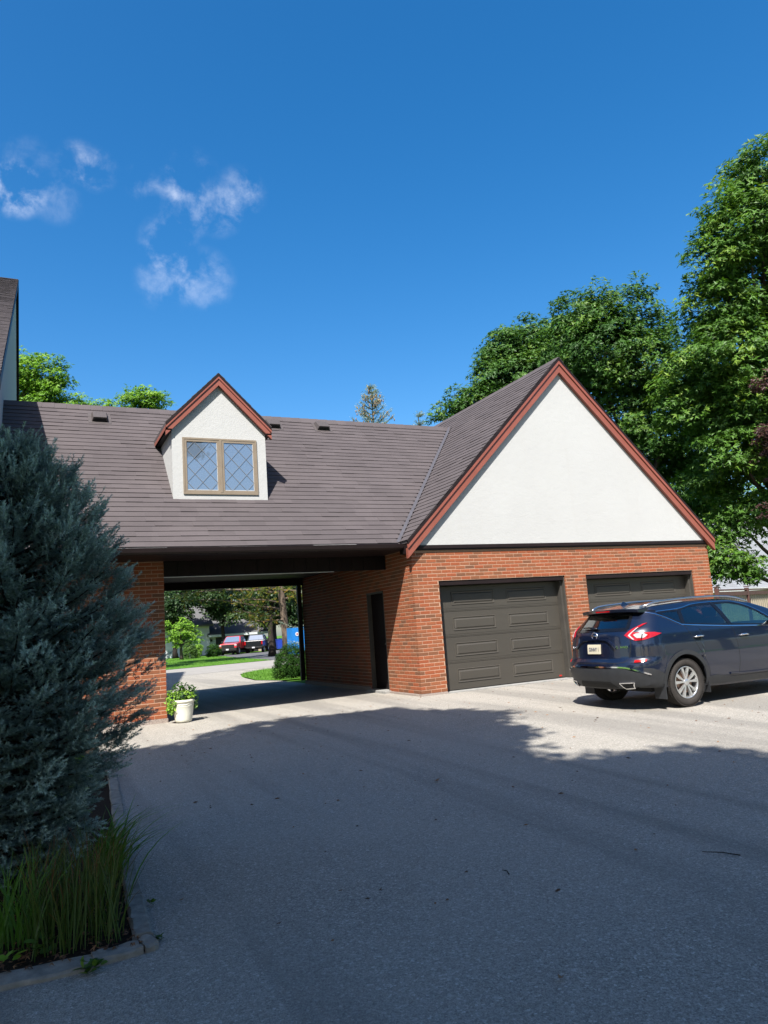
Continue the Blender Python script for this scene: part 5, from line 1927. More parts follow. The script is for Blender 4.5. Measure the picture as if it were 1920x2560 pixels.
    for x, ys in ((1.55, (-.38, 0, .38)), (2.55, (-.38, .38))):
        for y in ys:
            st = thing_part("seat", root)
            mb = MB(); mb.obox((x + .25, y, .72), (.26, 0, .03), (0, .22 if x > 2 else .2, 0), (0, 0, .08)); mb.build("cushion", M['cabin'], st, bevel=.04)
            mb = MB(); mb.obox((x - .06, y, 1.02), (.06, 0, -.01), (0, .22 if x > 2 else .2, 0), (-.09, 0, .32)); mb.build("backrest", M['cabin'], st, bevel=.04)
            mb = MB(); mb.obox((x - .17, y, 1.43), (.05, 0, 0), (0, .13, 0), (-.01, 0, .085)); mb.build("headrest", M['cabin'], st, bevel=.04)
    mb = MB(); mb.tube([(3.05 + .05 * math.sin(t), .38 + .18 * math.cos(t), 1.06 + .17 * math.sin(t)) for t in np.linspace(0, 2 * math.pi, 24)], .015, 6, caps=False); mb.build("steering_wheel", M['cabin'], root, smooth=True)
    mb = MB(); mb.box(3.2, 3.9, -.78, .78, .8, 1.08); mb.build("dashboard", M['cabin'], root, bevel=.05)
    s = .92
    root.location = (.776, -4.07, float(gz(1.7, -4.5)) + .003)
    root.scale = (s, s, s)
    return root


suv()


# ------------------------------------------------------------------ PLANTING BED with concrete kerb, foreground left
def ribbon_kerb(parent, pts, w0, h, name, mat, jag=.006):
    """a short run of kerb as a block with uneven faces"""
    rng = np.random.default_rng(abs(hash(str(pts))) % 1000)
    P = [np.array(q, float) for q in pts]
    V, F = [], []
    for i, q in enumerate(P):
        t = P[min(i + 1, len(P) - 1)] - P[max(i - 1, 0)]; t = t / np.linalg.norm(t); n = np.array([t[1], -t[0]])
        zz = float(gz(q[0], q[1]))
        for s, z in ((0, -.08), (0, h - .012), (.012, h), (w0 - .012, h + rng.uniform(-jag, jag)), (w0, h - .014), (w0, -.08)):
            a = q + n * (s + rng.uniform(-jag, jag)); V.append((a[0], a[1], zz + z + rng.uniform(-jag, jag) * .5))
    k = 6
    for i in range(len(P) - 1):
        for j in range(k - 1): F.append((i * k + j, i * k + j + 1, (i + 1) * k + j + 1, (i + 1) * k + j))
    F += [tuple(range(k)), tuple(range((len(P) - 1) * k, len(P) * k))[::-1]]
    mb = MB(); mb.add(V, F)
    return mb.build(name, mat, parent)


M['kerb'] = simple("weathered_kerb", (0.36, 0.335, 0.29), (0.19, 0.175, 0.15), .95, .15, 12, 55, .6, .008)
bed = [(-6.27, -8.66), (-6.05, -4.9), (-5.93, -3.4), (-5.86, -1.0), (-5.84, 1.15), (-9.5, 1.15), (-9.5, -8.5), (-7.1, -8.62), (-6.5, -8.67)]
sheet("planting_bed", bed, 0.010, M['earth'], 1.0)
kerb = thing("kerb", "cracked concrete kerb edging the spruce bed", "kerb", (-6.24, -8.67, -.19))
lin = lambda a, b, n: [tuple(np.array(a) + (np.array(b) - np.array(a)) * t) for t in np.linspace(0, 1, n)]
for a, b in (((-6.235, -8.50), (-6.205, -7.85)), ((-6.203, -7.83), (-6.14, -6.75)), ((-6.138, -6.73), (-6.04, -5.2)), ((-6.038, -5.18), (-5.94, -3.7)), ((-5.938, -3.68), (-5.86, -1.6)), ((-5.858, -1.58), (-5.83, 1.1))):
    ribbon_kerb(kerb, lin(b, a, 8), .105, .034, "kerb_stone", M['kerb'])
ribbon_kerb(kerb, lin((-6.23, -8.66), (-6.30, -8.672), 4), .14, .036, "kerb_stone", M['kerb'], .008)
ribbon_kerb(kerb, lin((-6.31, -8.674), (-6.54, -8.70), 6), .14, .034, "kerb_stone", M['kerb'], .008)
ribbon_kerb(kerb, lin((-6.55, -8.72), (-7.1, -8.68), 8), .16, .026, "kerb_stone", M['kerb'], .006)
ribbon_kerb(kerb, lin((-7.11, -8.68), (-9.4, -8.55), 10), .16, .028, "kerb_stone", M['kerb'], .006)


def grass_blades(name, bases, heights, lean, width, rng, mat, parent, bend=(.05, .35), seg=6, lean_dir=None):
    n = len(bases)
    az = rng.uniform(0, 2 * math.pi, n)
    ln = np.abs(rng.normal(lean, lean * .6, n))
    out = np.stack([np.cos(az), np.sin(az), np.zeros(n)], 1)
    if lean_dir is not None: out = out * .7 + np.array(lean_dir); out /= np.linalg.norm(out, axis=1)[:, None]
    bd = rng.uniform(bend[0], bend[1], n)
    side = np.stack([-out[:, 1], out[:, 0], np.zeros(n)], 1)
    tw = rng.uniform(-1, 1, n); side = side * np.cos(tw)[:, None] + out * np.sin(tw)[:, None]
    V = np.zeros((n, (seg + 1) * 2, 3)); A = np.zeros((n, (seg + 1) * 2))
    ct = rng.uniform(0, 1, n)
    for k in range(seg + 1):
        f = k / seg
        c = bases + out * (ln * f + bd * f ** 2.6 * 1.0)[:, None] * heights[:, None] + np.array([0, 0, 1.0]) * (heights * (f - bd * .35 * f ** 3))[:, None]
        w = width * (1 - f ** 2.2) * (.6 + .4 * min(1, f * 4)) / 2 + .0004
        V[:, 2 * k] = c - side * w; V[:, 2 * k + 1] = c + side * w
        A[:, 2 * k] = A[:, 2 * k + 1] = np.clip(f * .75 * (.55 + .9 * ct) + .0, 0, 1)
    q = np.array([[2 * k, 2 * k + 1, 2 * k + 3, 2 * k + 2] for k in range(seg)])
    Fc = (np.arange(n)[:, None, None] * ((seg + 1) * 2) + q[None]).reshape(-1, 4)
    return obj(name, mesh_from(name, V.reshape(-1, 3), Fc, mat, attrs={'tone_pt': A.ravel()}), parent)


M['blood_grass'] = mat_leaf("red_tipped_grass", (0.062, 0.105, 0.020), (0.085, 0.115, 0.026), (0.26, 0.032, 0.032), .35, .45)
M['green_grass'] = mat_leaf("arching_grass", (0.07, 0.16, 0.02), (0.10, 0.21, 0.028), (0.14, 0.27, 0.04), .35, .45)
rng = np.random.default_rng(5)


def bed_plants():
    def spots(n, x0, x1, y0, y1, rng):
        x = rng.uniform(x0, x1, n); y = rng.uniform(y0, y1, n)
        return np.stack([x, y, gz(x, y) + .02], 1)
    g = thing("ornamental_grass", "tall clump of red-tipped grass in the corner of the bed", "grass", (-6.6, -8.2, -.19))
    B = spots(430, -6.84, -6.38, -8.50, -7.70, rng)
    grass_blades("blades", B, rng.uniform(.22, .54, len(B)), .15, .0068, rng, M['blood_grass'], g, (.02, .30))
    g = thing("ornamental_grass", "thin green grass clump at the spruce's foot, near the left edge", "grass", (-6.9, -8.15, -.19))
    B = spots(90, -7.02, -6.80, -8.32, -8.0, rng)
    grass_blades("blades", B, rng.uniform(.28, .52, len(B)), .22, .009, rng, M['green_grass'], g, (.05, .4))
    g = thing("arching_grass", "low arching green tuft spilling over the kerb beside the red-tipped grass", "grass", (-6.32, -7.2, -.17))
    B = np.stack([rng.normal(-6.34, .05, 110), rng.normal(-7.15, .22, 110), np.full(110, -.15)], 1)
    grass_blades("blades", B, rng.uniform(.30, .48, 110), .35, .012, rng, M['green_grass'], g, (.35, .9), lean_dir=(.5, -.15, 0))
    # low broad-leaved weeds and a lit plant behind the spruce
    def rosette(name, label, x, y, n, r, sz, mat, z=0.03, cat="weed", shape='oval', group=None):
        root = thing(name, label, cat, (x, y, float(gz(x, y)) + z), group)
        C = np.stack([x + rng.normal(size=n) * r * .3, y + rng.normal(size=n) * r * .3, gz(x, y) + z + rng.uniform(.005, r * .8, n)], 1)
        T = np.stack([rng.normal(size=n), rng.normal(size=n), rng.uniform(.1, .9, n)], 1)
        N = np.stack([rng.normal(size=n) * .4, rng.normal(size=n) * .4, np.ones(n)], 1)
        obj("leaves", leaves_mesh("leaves", C, N, sz * rng.uniform(.6, 1.2, n), rng.uniform(0, 1, n), shape, mat, rng, T), root)
    rosette("weed", "broad-leaved weed at the front edge of the bed", -6.80, -8.42, 9, .10, .09, M['shrub'])
    rosette("weed", "small weed sprouting through the broken kerb", -6.57, -8.735, 26, .06, .055, M['shrub'], .0)
    rosette("weed", "tiny weed at the kerb corner on the asphalt side", -6.21, -8.56, 10, .03, .035, M['shrub'], .0)
    rosette("weed", "tiny weed against the kerb beside the red-tipped grass", -6.18, -8.0, 10, .03, .03, M['shrub'], .0)
    rosette("weed", "round-leaved seedling at the left edge of the bed", -6.93, -8.46, 5, .06, .07, M['lime'])
    rosette("bedding_plant", "bright green leafy plant glimpsed behind the spruce", -6.62, -5.6, 120, .30, .10, M['lime'], .05, "plant")
    rosette("bedding_plant", "leafy plant behind the spruce nearer the carport", -6.40, -3.6, 120, .30, .10, M['lime'], .05, "plant")
    # dead leaves and twigs on the soil
    n = 520
    x = rng.uniform(-7.2, -6.3, n); y = rng.uniform(-8.62, -7.4, n)
    C = np.stack([x, y, gz(x, y) + .036 + rng.uniform(0, .015, n)], 1)
    N = np.stack([rng.normal(size=n) * .3, rng.normal(size=n) * .3, np.ones(n)], 1)
    lm = mat_leaf("dead_leaf", (0.05, 0.03, 0.018), (0.13, 0.06, 0.03), (0.25, 0.13, 0.06), .1, .8)
    M['dead'] = lm
    o = obj("leaf_litter", leaves_mesh("leaf_litter", C, N, rng.uniform(.012, .05, n), rng.uniform(0, 1, n), 'maple', lm, rng))
    tag(o, "brown leaf litter on the soil under the grass", "leaf litter", kind="stuff")


bed_plants()


def fallen(x, y, size, tone, label, twig=False):
    z = float(gz(x, y)) + .004
    r = np.random.default_rng(int(abs(x * 1000 + y * 77)))
    if twig:
        mb = MB(); a = r.uniform(0, 6.28); d = np.array([math.cos(a), math.sin(a), 0]) * size
        mb.tube([np.array([x, y, z + .004]), np.array([x, y, z + .008]) + d * .5 + (0.01, 0, 0), np.array([x, y, z + .004]) + d], [.004, .0035, .002], 5)
        o = mb.build("twig", M['dark_bark'])
        return tag(o, label, "twig")
    P, TR = LEAF['maple']
    V = P * size; V[:, 2] = np.abs(P[:, 0]) * size * .35 + .006 + np.abs(P[:, 1] - .4) * size * .15
    a = r.uniform(0, 6.28); c, s = math.cos(a), math.sin(a)
    V = np.stack([V[:, 0] * c - V[:, 1] * s + x, V[:, 0] * s + V[:, 1] * c + y, V[:, 2] + z], 1)
    o = obj("fallen_leaf", mesh_from("fallen_leaf", V, TR, M['dead'], attrs={'tone_pt': np.full(len(V), tone)}))
    return tag(o, label, "leaf")


def debris():
    r = np.random.default_rng(19)
    n = 420
    x = r.uniform(-6.1, 6, n); y = r.uniform(-11.5, .3, n) * r.uniform(.3, 1, n)
    C = np.stack([x, y, gz(x, y) + .004], 1)
    V, F, A = [], [], []
    for i in range(n):
        s = r.uniform(.004, .012); a = r.uniform(0, 6.28); e = r.uniform(.8, 3.0)
        u = np.array([math.cos(a), math.sin(a), 0]) * s * e; v = np.array([-math.sin(a), math.cos(a), 0]) * s
        b0 = len(V); V += [C[i] - u - v * .4, C[i] + u * .3 - v, C[i] + u + v * .3, C[i] - u * .2 + v, C[i] + (0, 0, s * .8)]
        F += [(b0, b0 + 1, b0 + 4), (b0 + 1, b0 + 2, b0 + 4), (b0 + 2, b0 + 3, b0 + 4), (b0 + 3, b0, b0 + 4)]; A += [r.random()] * 5
    o = obj("drive_debris", mesh_from("drive_debris", V, F, M['dead'], attrs={'tone_pt': A}))
    tag(o, "scattered grit and leaf crumbs on the asphalt", "debris", kind="stuff")


debris()
fallen(-3.34, -6.43, .085, .9, "largest dry leaf, lying in the middle of the shaded asphalt")
fallen(-4.97, -8.66, .04, .2, "small dark leaf left of the middle of the drive, near the front")
fallen(-5.16, -8.51, .03, .5, "tiny brown leaf next to the small dark leaf on the drive")
fallen(-4.76, -10.09, .05, .9, "yellowish dry leaf at the bottom of the drive, right of centre")
fallen(-6.02, -8.05, .035, .8, "small tan leaf on the asphalt just right of the kerb")
fallen(-5.62, -8.75, .03, .4, "reddish leaf scrap on the asphalt right of the kerb corner")
fallen(-5.35, -5.9, .04, .1, "dark curled leaf on the asphalt right of the spruce")
fallen(-2.9, -9.5, .22, 0, "thin dark twig lying at the right of the shaded drive", True)
fallen(-4.2, -8.9, .09, 0, "short stick on the shaded drive, centre right", True)
fallen(2.3, -6.3, .05, .95, "orange leaf on the sunny asphalt by the car, at the right edge")


# ------------------------------------------------------------------ PLANTER
def planter():
    x, y = -4.37, .86
    z = float(gz(x, y)) + .002
    root = thing("planter", "cream urn planter overflowing with greenery beside the brick pillar", "planter", (x, y, z))
    m = simple("cream_glazed_resin", (.78, .76, .64), (.70, .68, .56), .55, .4, 4, 50, .06, .002)
    prof = [(0, .01), (.13, .01), (.142, .02), (.150, .05), (.168, .18), (.180, .27), (.182, .275), (.187, .285), (.183, .295), (.186, .335), (.190, .345), (.200, .352), (.205, .365), (.203, .385), (.194, .395), (.178, .395), (.172, .38), (.170, .34), (0, .34)]
    mb = MB(); mb.lathe(prof, (x, y, z), 40); mb.build("pot", m, root, smooth=True)
    # moulded swags under the rim
    mb = MB()
    for i in range(10):
        a0 = 2 * math.pi * i / 10
        mb.tube([(x + .187 * math.cos(a), y + .187 * math.sin(a), z + .325 - .02 * math.sin((a - a0) / (2 * math.pi / 10) * math.pi)) for a in np.linspace(a0, a0 + 2 * math.pi / 10, 7)], .006, 5)
    mb.build("rim_moulding", m, root, smooth=True)
    mb = MB(); mb.lathe([(0, .345), (.17, .345)], (x, y, z), 20); mb.build("soil", M['earth'], root, recalc=False)
    r = np.random.default_rng(8)
    def foliage(n, cx, cy, cz, rx, ry, rz, sz, mat, nm, shape='oval'):
        d = r.normal(size=(n, 3)); d /= np.linalg.norm(d, axis=1)[:, None]; d *= r.uniform(.4, 1, (n, 1)) ** .5
        C = np.array([cx, cy, cz]) + d * np.array([rx, ry, rz])
        obj(nm, leaves_mesh(nm, C, d * .8 + np.array([-.2, -.3, .8]) + r.normal(size=(n, 3)) * .4, sz * r.uniform(.6, 1.2, n), r.uniform(0, 1, n), shape, mat, r), root)
    foliage(330, x - .20, y - .03, z + .36, .10, .12, .22, .055, M['lime'], "trailing_vine")
    foliage(200, x - .02, y - .04, z + .47, .17, .15, .12, .05, M['shrub'], "leafy_filler")
    foliage(150, x + .02, y - .08, z + .46, .18, .12, .11, .05, M['lime'], "leafy_filler")
    foliage(120, x + .22, y, z + .36, .06, .10, .17, .04, M['shrub'], "trailing_vine")
    foliage(60, x - .06, y + .05, z + .60, .10, .10, .10, .08, M['box'], "dark_leaves")
    foliage(45, x + .12, y + .06, z + .57, .12, .10, .08, .08, M['box'], "dark_leaves")
    mb = MB()
    for i in range(26):
        a = r.uniform(0, 6.28); q = np.array([x + .05 + r.normal() * .08, y - .03, z + .40]); e = q + np.array([math.cos(a) * .12 + .05, math.sin(a) * .1, r.uniform(.08, .24)])
        mb.tube([q, (q + e) / 2 + r.normal(size=3) * .01, e], .0022, 4)
    mb.build("stems", M['shrub'], root)


planter()


# ------------------------------------------------------------------ RIGHT-HAND FENCE and the neighbour's roof
def right_fence():
    root = thing("corrugated_fence", "tan corrugated fence with brown posts right of the garage", "fence", (8.95, .45, 0))
    tan = simple("tan_steel_sheet", (.33, .28, .21), (.28, .24, .18), .5, .4, 3)
    rust = simple("rust_brown_post", (.105, .05, .042), (.08, .04, .033), .6, .3, 6)
    d = np.array([.92, .39, 0]); d /= np.linalg.norm(d); n = np.array([d[1], -d[0], 0])
    P0 = np.array([8.98, .47, 0])
    top = 1.70
    step = 2.6
    for k in range(5):
        p = P0 + d * step * k
        mb = MB(); mb.obox(p + (0, 0, top / 2 + .02), d * .05, n * .05, (0, 0, top / 2 + .04)); mb.build("post", rust, root, bevel=.006)
        mb = MB(); mb.obox(p + (0, 0, top + .09), d * .06, n * .06, (0, 0, .012)); mb.build("post_cap", rust, root)
        if k == 4: break
        a = p + d * .05; L = step - .1
        for z in (top - .09, .12):
            mb = MB(); mb.obox(a + d * L / 2 + n * .02 + (0, 0, z), d * L / 2, n * .02, (0, 0, .055)); mb.build("rail", rust, root)
        mb = MB(); mb.obox(a + d * L / 2 - n * .01 + (0, 0, top + .01), d * L / 2, n * .03, (0, 0, .02)); mb.build("top_rail", rust, root)
        # corrugated sheets, one metre wide each
        x = 0
        while x < L - .01:
            x1 = min(x + .625, L); mb = MB(); V, F = [], []
            u = x; i = 0
            pr = []
            while u < x1 - 1e-6:
                for du, o in ((0, 0), (.10, 0), (.122, .028), (.158, .028), (.18, 0)):
                    if u + du <= x1: pr.append((u + du, o))
                u += .2083
            pr.append((x1, 0))
            for t, o in pr:
                q = a + d * t + n * (o - .03); V += [q + (0, 0, .06), q + (0, 0, top - .14)]
            F = [(2 * i, 2 * i + 2, 2 * i + 3, 2 * i + 1) for i in range(len(pr) - 1)]
            mb.add(V, F); mb.build("sheet", tan, root, recalc=False); x = x1


right_fence()


def neighbour_roof():
    root = thing("neighbour_house", "pale grey shingled roof of the neighbouring house behind the right-hand fence", "house", (32, 20, 0))
    rf = mat_shingle((.27, .28, .30)); rf.name = "pale_grey_shingle"
    wl_ = simple("beige_siding", (.45, .42, .36), (.4, .37, .32), .8, .2, 3)
    x0, x1, y0, z0, run, rise = 25.0, 46.0, 17.3, 2.15, 6.5, 5.2
    mb = MB(); mb.box(x0 + .4, x1 - .4, y0 + .6, y0 + 2 * run - .6, 0, z0 + .3); mb.build("wall", wl_, root)
    mb = MB(); mb.prism([(y0, z0), (y0 + run, z0 + rise), (y0 + 2 * run, z0), (y0 + 2 * run, z0 - .12), (y0 + run, z0 + rise - .15), (y0, z0 - .12)], 'x', x0, x1); mb.build("roof", rf, root)
    r = np.random.default_rng(3)
    L = math.hypot(run, rise); uy, uz = run / L, rise / L
    mb = MB()
    for k in range(int(L / .2)):
        x = x0 + r.uniform(-.5, 0)
        while x < x1:
            wd = r.choice([.6, .9, 1.2]); a = max(x, x0); b = min(x + wd, x1)
            o = np.array([0, y0 + k * .2 * uy, z0 + k * .2 * uz + .016])
            mb.add([(a, o[1], o[2]), (b, o[1], o[2]), (b, o[1] + .2 * uy, o[2] + .2 * uz - .012), (a, o[1] + .2 * uy, o[2] + .2 * uz - .012), (a, o[1], o[2] - .016), (b, o[1], o[2] - .016)], [(0, 1, 2, 3), (4, 5, 1, 0)], r.random()); x += wd
    q = mb.build("shingles", rf, root, attr='tone_pt', recalc=False); q["kind"] = "stuff"
    mb = MB(); mb.box(x0 - .1, x1, y0 - .07, y0 + .03, z0 - .15, z0); mb.build("gutter", M['flash'], root)


neighbour_roof()


# ------------------------------------------------------------------ SEEN THROUGH THE CARPORT
def leafy(name, label, cat, base, lobes, n, per, rc, sz, mat, seed, shape='kite', group=None, stem=None, up=.8, lo=.75, flat=.8):
    r = np.random.default_rng(seed)
    root = thing(name, label, cat, base, group)
    C, N, s, t, cc, idx = clump_leaves(lobes, n, per, rc, sz, r, flat, lo, up)
    keep = C[:, 2] > base[2] + .02
    obj("foliage", leaves_mesh("foliage", C[keep], N[keep], s[keep], t[keep], shape, mat, r), root)
    if stem:
        mb = MB(); mb.tube([base, (base[0] + .05, base[1], base[2] + stem[1] * .5), (base[0], base[1] + .1, base[2] + stem[1])], [stem[0], stem[0] * .8, stem[0] * .4], 8)
        mb.build("stem", M['bark'], root, smooth=True)
    return root


leafy("clipped_shrub", "large dark clipped shrub at the far corner of the garage", "shrub", (.80, 10.2, -.12), [(.80, 10.2, .40, .58), (.82, 10.25, .56, .52), (.58, 10.1, .28, .46), (1.05, 10.3, .32, .5)], 900, 30, .10, .042, M['box'], 61, lo=.85)
leafy("round_shrub", "round clipped shrub beside the red pickup across the street", "shrub", (7.53, 52.2, -.1), [(7.53, 52.2, .42, .62), (7.3, 52.2, .3, .45), (7.8, 52.2, .3, .45)], 260, 18, .14, .09, M['box'], 62, lo=.85)
leafy("cone_shrub", "bushy cone-shaped shrub left of the round clipped one", "shrub", (6.05, 55.0, -.1), [(6.05, 55, .4, .62), (6.0, 55, .85, .5), (6.0, 55, 1.3, .3)], 260, 20, .16, .11, M['shrub'], 63)
leafy("flowering_shrub", "yellowish low shrub between the cone-shaped and the round shrub", "shrub", (6.95, 56.5, -.1), [(6.95, 56.5, .35, .45), (7.1, 56.5, .7, .35)], 120, 18, .16, .11, M['lime'], 64)
broadleaf("young_tree", "slim young tree with bright leaves on the lawn across the street", (4.45, 50.4, -.1), [(3.6, 50.3, 1.9, .55), (4.3, 50.3, 2.3, .7), (5.2, 50.4, 2.2, .6), (3.2, 50.3, 2.7, .5), (4.7, 50.4, 2.9, .5), (5.6, 50.4, 1.6, .5), (4.0, 50, 1.3, .35)], 170, 26, .26, .15, (M['bark'], M['lime']), 65, trunk_r=.16, shape='kite', twigs=20, fork=1.2)


def pine_by_street():
    r = np.random.default_rng(12)
    b = np.array([9.15, 36.7, -.1])
    root = thing("pine_tree", "tall pine with a pale scaly trunk seen through the carport", "pine", b.tolist())
    mb = MB()
    ax = [b, b + (-.05, -.1, 1.5), b + (-.2, -.3, 3.0), b + (-.42, -.6, 5.0), b + (-.5, -.7, 9), b + (-.5, -.6, 13)]
    mb.tube(ax, [.30, .27, .25, .23, .17, .05], 12)
    S, D, Ln, Tn = [], [], [], []
    limbs = [((8.95, 36.4, 2.7), (7.7, 36.9, 2.75), (6.3, 37.4, 3.2)), ((8.9, 36.3, 3.1), (7.0, 36.8, 3.5), (5.0, 37.8, 4.0), (2.6, 39.0, 4.2)), ((8.85, 36.2, 3.5), (7.5, 36.0, 3.8), (6.0, 36.3, 3.9)),
             ((8.9, 36.3, 2.4), (7.6, 36.6, 2.35), (6.9, 36.7, 2.55)), ((8.8, 36.2, 4.2), (6.5, 37, 4.6), (4.2, 38, 4.7), (2.4, 38.6, 4.6)), ((8.9, 36.3, 3.8), (10.0, 35.9, 4.0), (11.2, 35.6, 4.2)), ((8.8, 36.1, 4.6), (7.8, 35.3, 4.6), (6.6, 35.0, 4.4)),
             ((8.8, 36.1, 4.8), (5.5, 36.5, 5.1), (3.0, 37.4, 5.0)), ((8.8, 36.2, 4.4), (9.6, 35.6, 4.3), (10.3, 35.2, 3.9))]
    for k in range(14):
        z = r.uniform(5.5, 12.5); a = r.uniform(0, 6.28); l = (13 - z) * .35 + .8
        p = b + np.array([-.5, -.65, z]); limbs.append((tuple(p), tuple(p + np.array([math.cos(a) * l * .5, math.sin(a) * l * .5, .2])), tuple(p + np.array([math.cos(a) * l, math.sin(a) * l, .3]))))
    for L in limbs:
        q = smooth_path(L, 16)
        mb.tube(q, np.linspace(.09 if len(L) > 3 else .07, .02, len(q)).tolist(), 6, caps=False)
        for i, p in enumerate(q):
            f = i / len(q)
            if f < .25: continue
            for _ in range(6 if f < .8 else 9):
                dd = r.normal(size=3); dd[2] = dd[2] * .5 - .1; dd /= np.linalg.norm(dd)
                off = dd * r.uniform(.15, .75)
                S.append(p + off); e = dd + r.normal(size=3) * .4; D.append(e / np.linalg.norm(e)); Ln.append(r.uniform(.18, .32)); Tn.append(r.choice([.05, .25, .5, .75], p=[.3, .35, .2, .15]))
                if r.random() < .35: mb.tube([p, p + off], [.012, .006], 4, caps=False)
    V, t = needles(np.array(S), np.array(D), np.array(Ln), 130, .15, .022, r, np.array(Tn))
    mb.build("trunk", M['pine_bark'], root, smooth=True, recalc=False)
    tri_obj("crown", V, t, M['pineneedle'], root)


pine_by_street()
broadleaf("dark_tree", "dark shaded trunk just left of the pine seen through the carport", (8.95, 39.5, -.1), [(8.2, 39.8, 4.6, 1.2), (9.8, 40.2, 4.6, 1.4), (7.0, 40.5, 4.8, 1.2), (10.6, 39, 4.6, 1.3), (9.0, 40, 6.0, 2.0), (11.0, 41, 5.5, 1.8)], 300, 28, .4, .2, (M['dark_bark'], M['deep']), 67, trunk_r=.26, shape='kite', twigs=20, fork=3.0)

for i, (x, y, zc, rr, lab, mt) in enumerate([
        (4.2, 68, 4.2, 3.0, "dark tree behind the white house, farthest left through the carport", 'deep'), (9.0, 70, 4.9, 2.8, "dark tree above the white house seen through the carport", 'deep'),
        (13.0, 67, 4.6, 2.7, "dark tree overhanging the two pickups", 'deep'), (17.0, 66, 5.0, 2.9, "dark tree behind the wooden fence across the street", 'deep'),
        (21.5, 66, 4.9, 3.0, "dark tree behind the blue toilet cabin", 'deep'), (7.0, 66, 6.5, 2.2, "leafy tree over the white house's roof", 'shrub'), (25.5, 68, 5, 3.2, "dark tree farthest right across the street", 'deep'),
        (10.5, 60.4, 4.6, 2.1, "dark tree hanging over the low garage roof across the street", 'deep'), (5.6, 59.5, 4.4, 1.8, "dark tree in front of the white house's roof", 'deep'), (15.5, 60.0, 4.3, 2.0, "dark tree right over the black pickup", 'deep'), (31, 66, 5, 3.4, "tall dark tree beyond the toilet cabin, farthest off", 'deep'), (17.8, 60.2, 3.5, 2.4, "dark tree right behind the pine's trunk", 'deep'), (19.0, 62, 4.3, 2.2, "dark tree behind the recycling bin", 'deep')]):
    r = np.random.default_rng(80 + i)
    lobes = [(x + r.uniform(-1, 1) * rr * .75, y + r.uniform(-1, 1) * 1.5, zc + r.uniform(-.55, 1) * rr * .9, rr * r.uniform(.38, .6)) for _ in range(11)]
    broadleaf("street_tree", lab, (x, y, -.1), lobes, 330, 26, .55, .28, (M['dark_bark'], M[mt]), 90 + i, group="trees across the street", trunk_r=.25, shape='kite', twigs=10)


def white_house():
    root = thing("white_house", "white house with a low garage across the street", "house", (9, 63, -.1))
    wt = simple("white_siding", (.66, .68, .70), (.6, .62, .64), .7, .3, 3)
    gr = mat_shingle((.16, .16, .165)); gr.name = "grey_shingle"
    dk = simple("dark_garage_door", (.03, .028, .028), (.025, .023, .023), .6, .3, 3)
    mb = MB(); mb.box(3.0, 9.3, 61.8, 68, -.1, 2.9); mb.build("wall", wt, root)
    mb = MB(); mb.box(9.3, 15.0, 62.2, 68, -.1, 1.85); mb.build("garage_wall", wt, root)
    mb = MB(); mb.box(10.0, 14.4, 62.15, 62.22, -.1, 1.55); gd = mb.build("garage_door", dk, root)
    for z in (.3, .72, 1.14):
        mb = MB(); mb.box(10.05, 14.35, 62.12, 62.16, z - .1, z + .27); mb.build("section", dk, gd)
    mb = MB(); mb.prism([(61.4, 1.85), (65, 3.3), (68.4, 1.85), (68.4, 1.7), (61.4, 1.7)], 'x', 9.1, 15.4); mb.build("garage_roof", gr, root)
    mb = MB(); mb.prism([(61.2, 2.9), (65, 5.0), (68.6, 2.9), (68.6, 2.75), (61.2, 2.75)], 'x', 2.6, 9.6); mb.build("roof", gr, root)
    mb = MB(); mb.box(9.1, 15.4, 61.35, 61.42, 1.62, 1.84); mb.build("fascia", wt, root)
    for x0, x1, z0, z1 in ((3.9, 4.6, -.05, 1.9), (6.2, 7.4, .9, 2.0)):
        mb = MB(); mb.box(x0, x1, 61.74, 61.8, z0, z1); o = mb.build("window", dk, root)
        mb = MB(); mb.box(x0 - .08, x1 + .08, 61.72, 61.74, z1, z1 + .1); mb.build("frame", wt, o)
    mb = MB(); mb.box(9.45, 9.6, 61.9, 62.15, 1.2, 1.4); mb.build("wall_lamp", dk, root)


white_house()


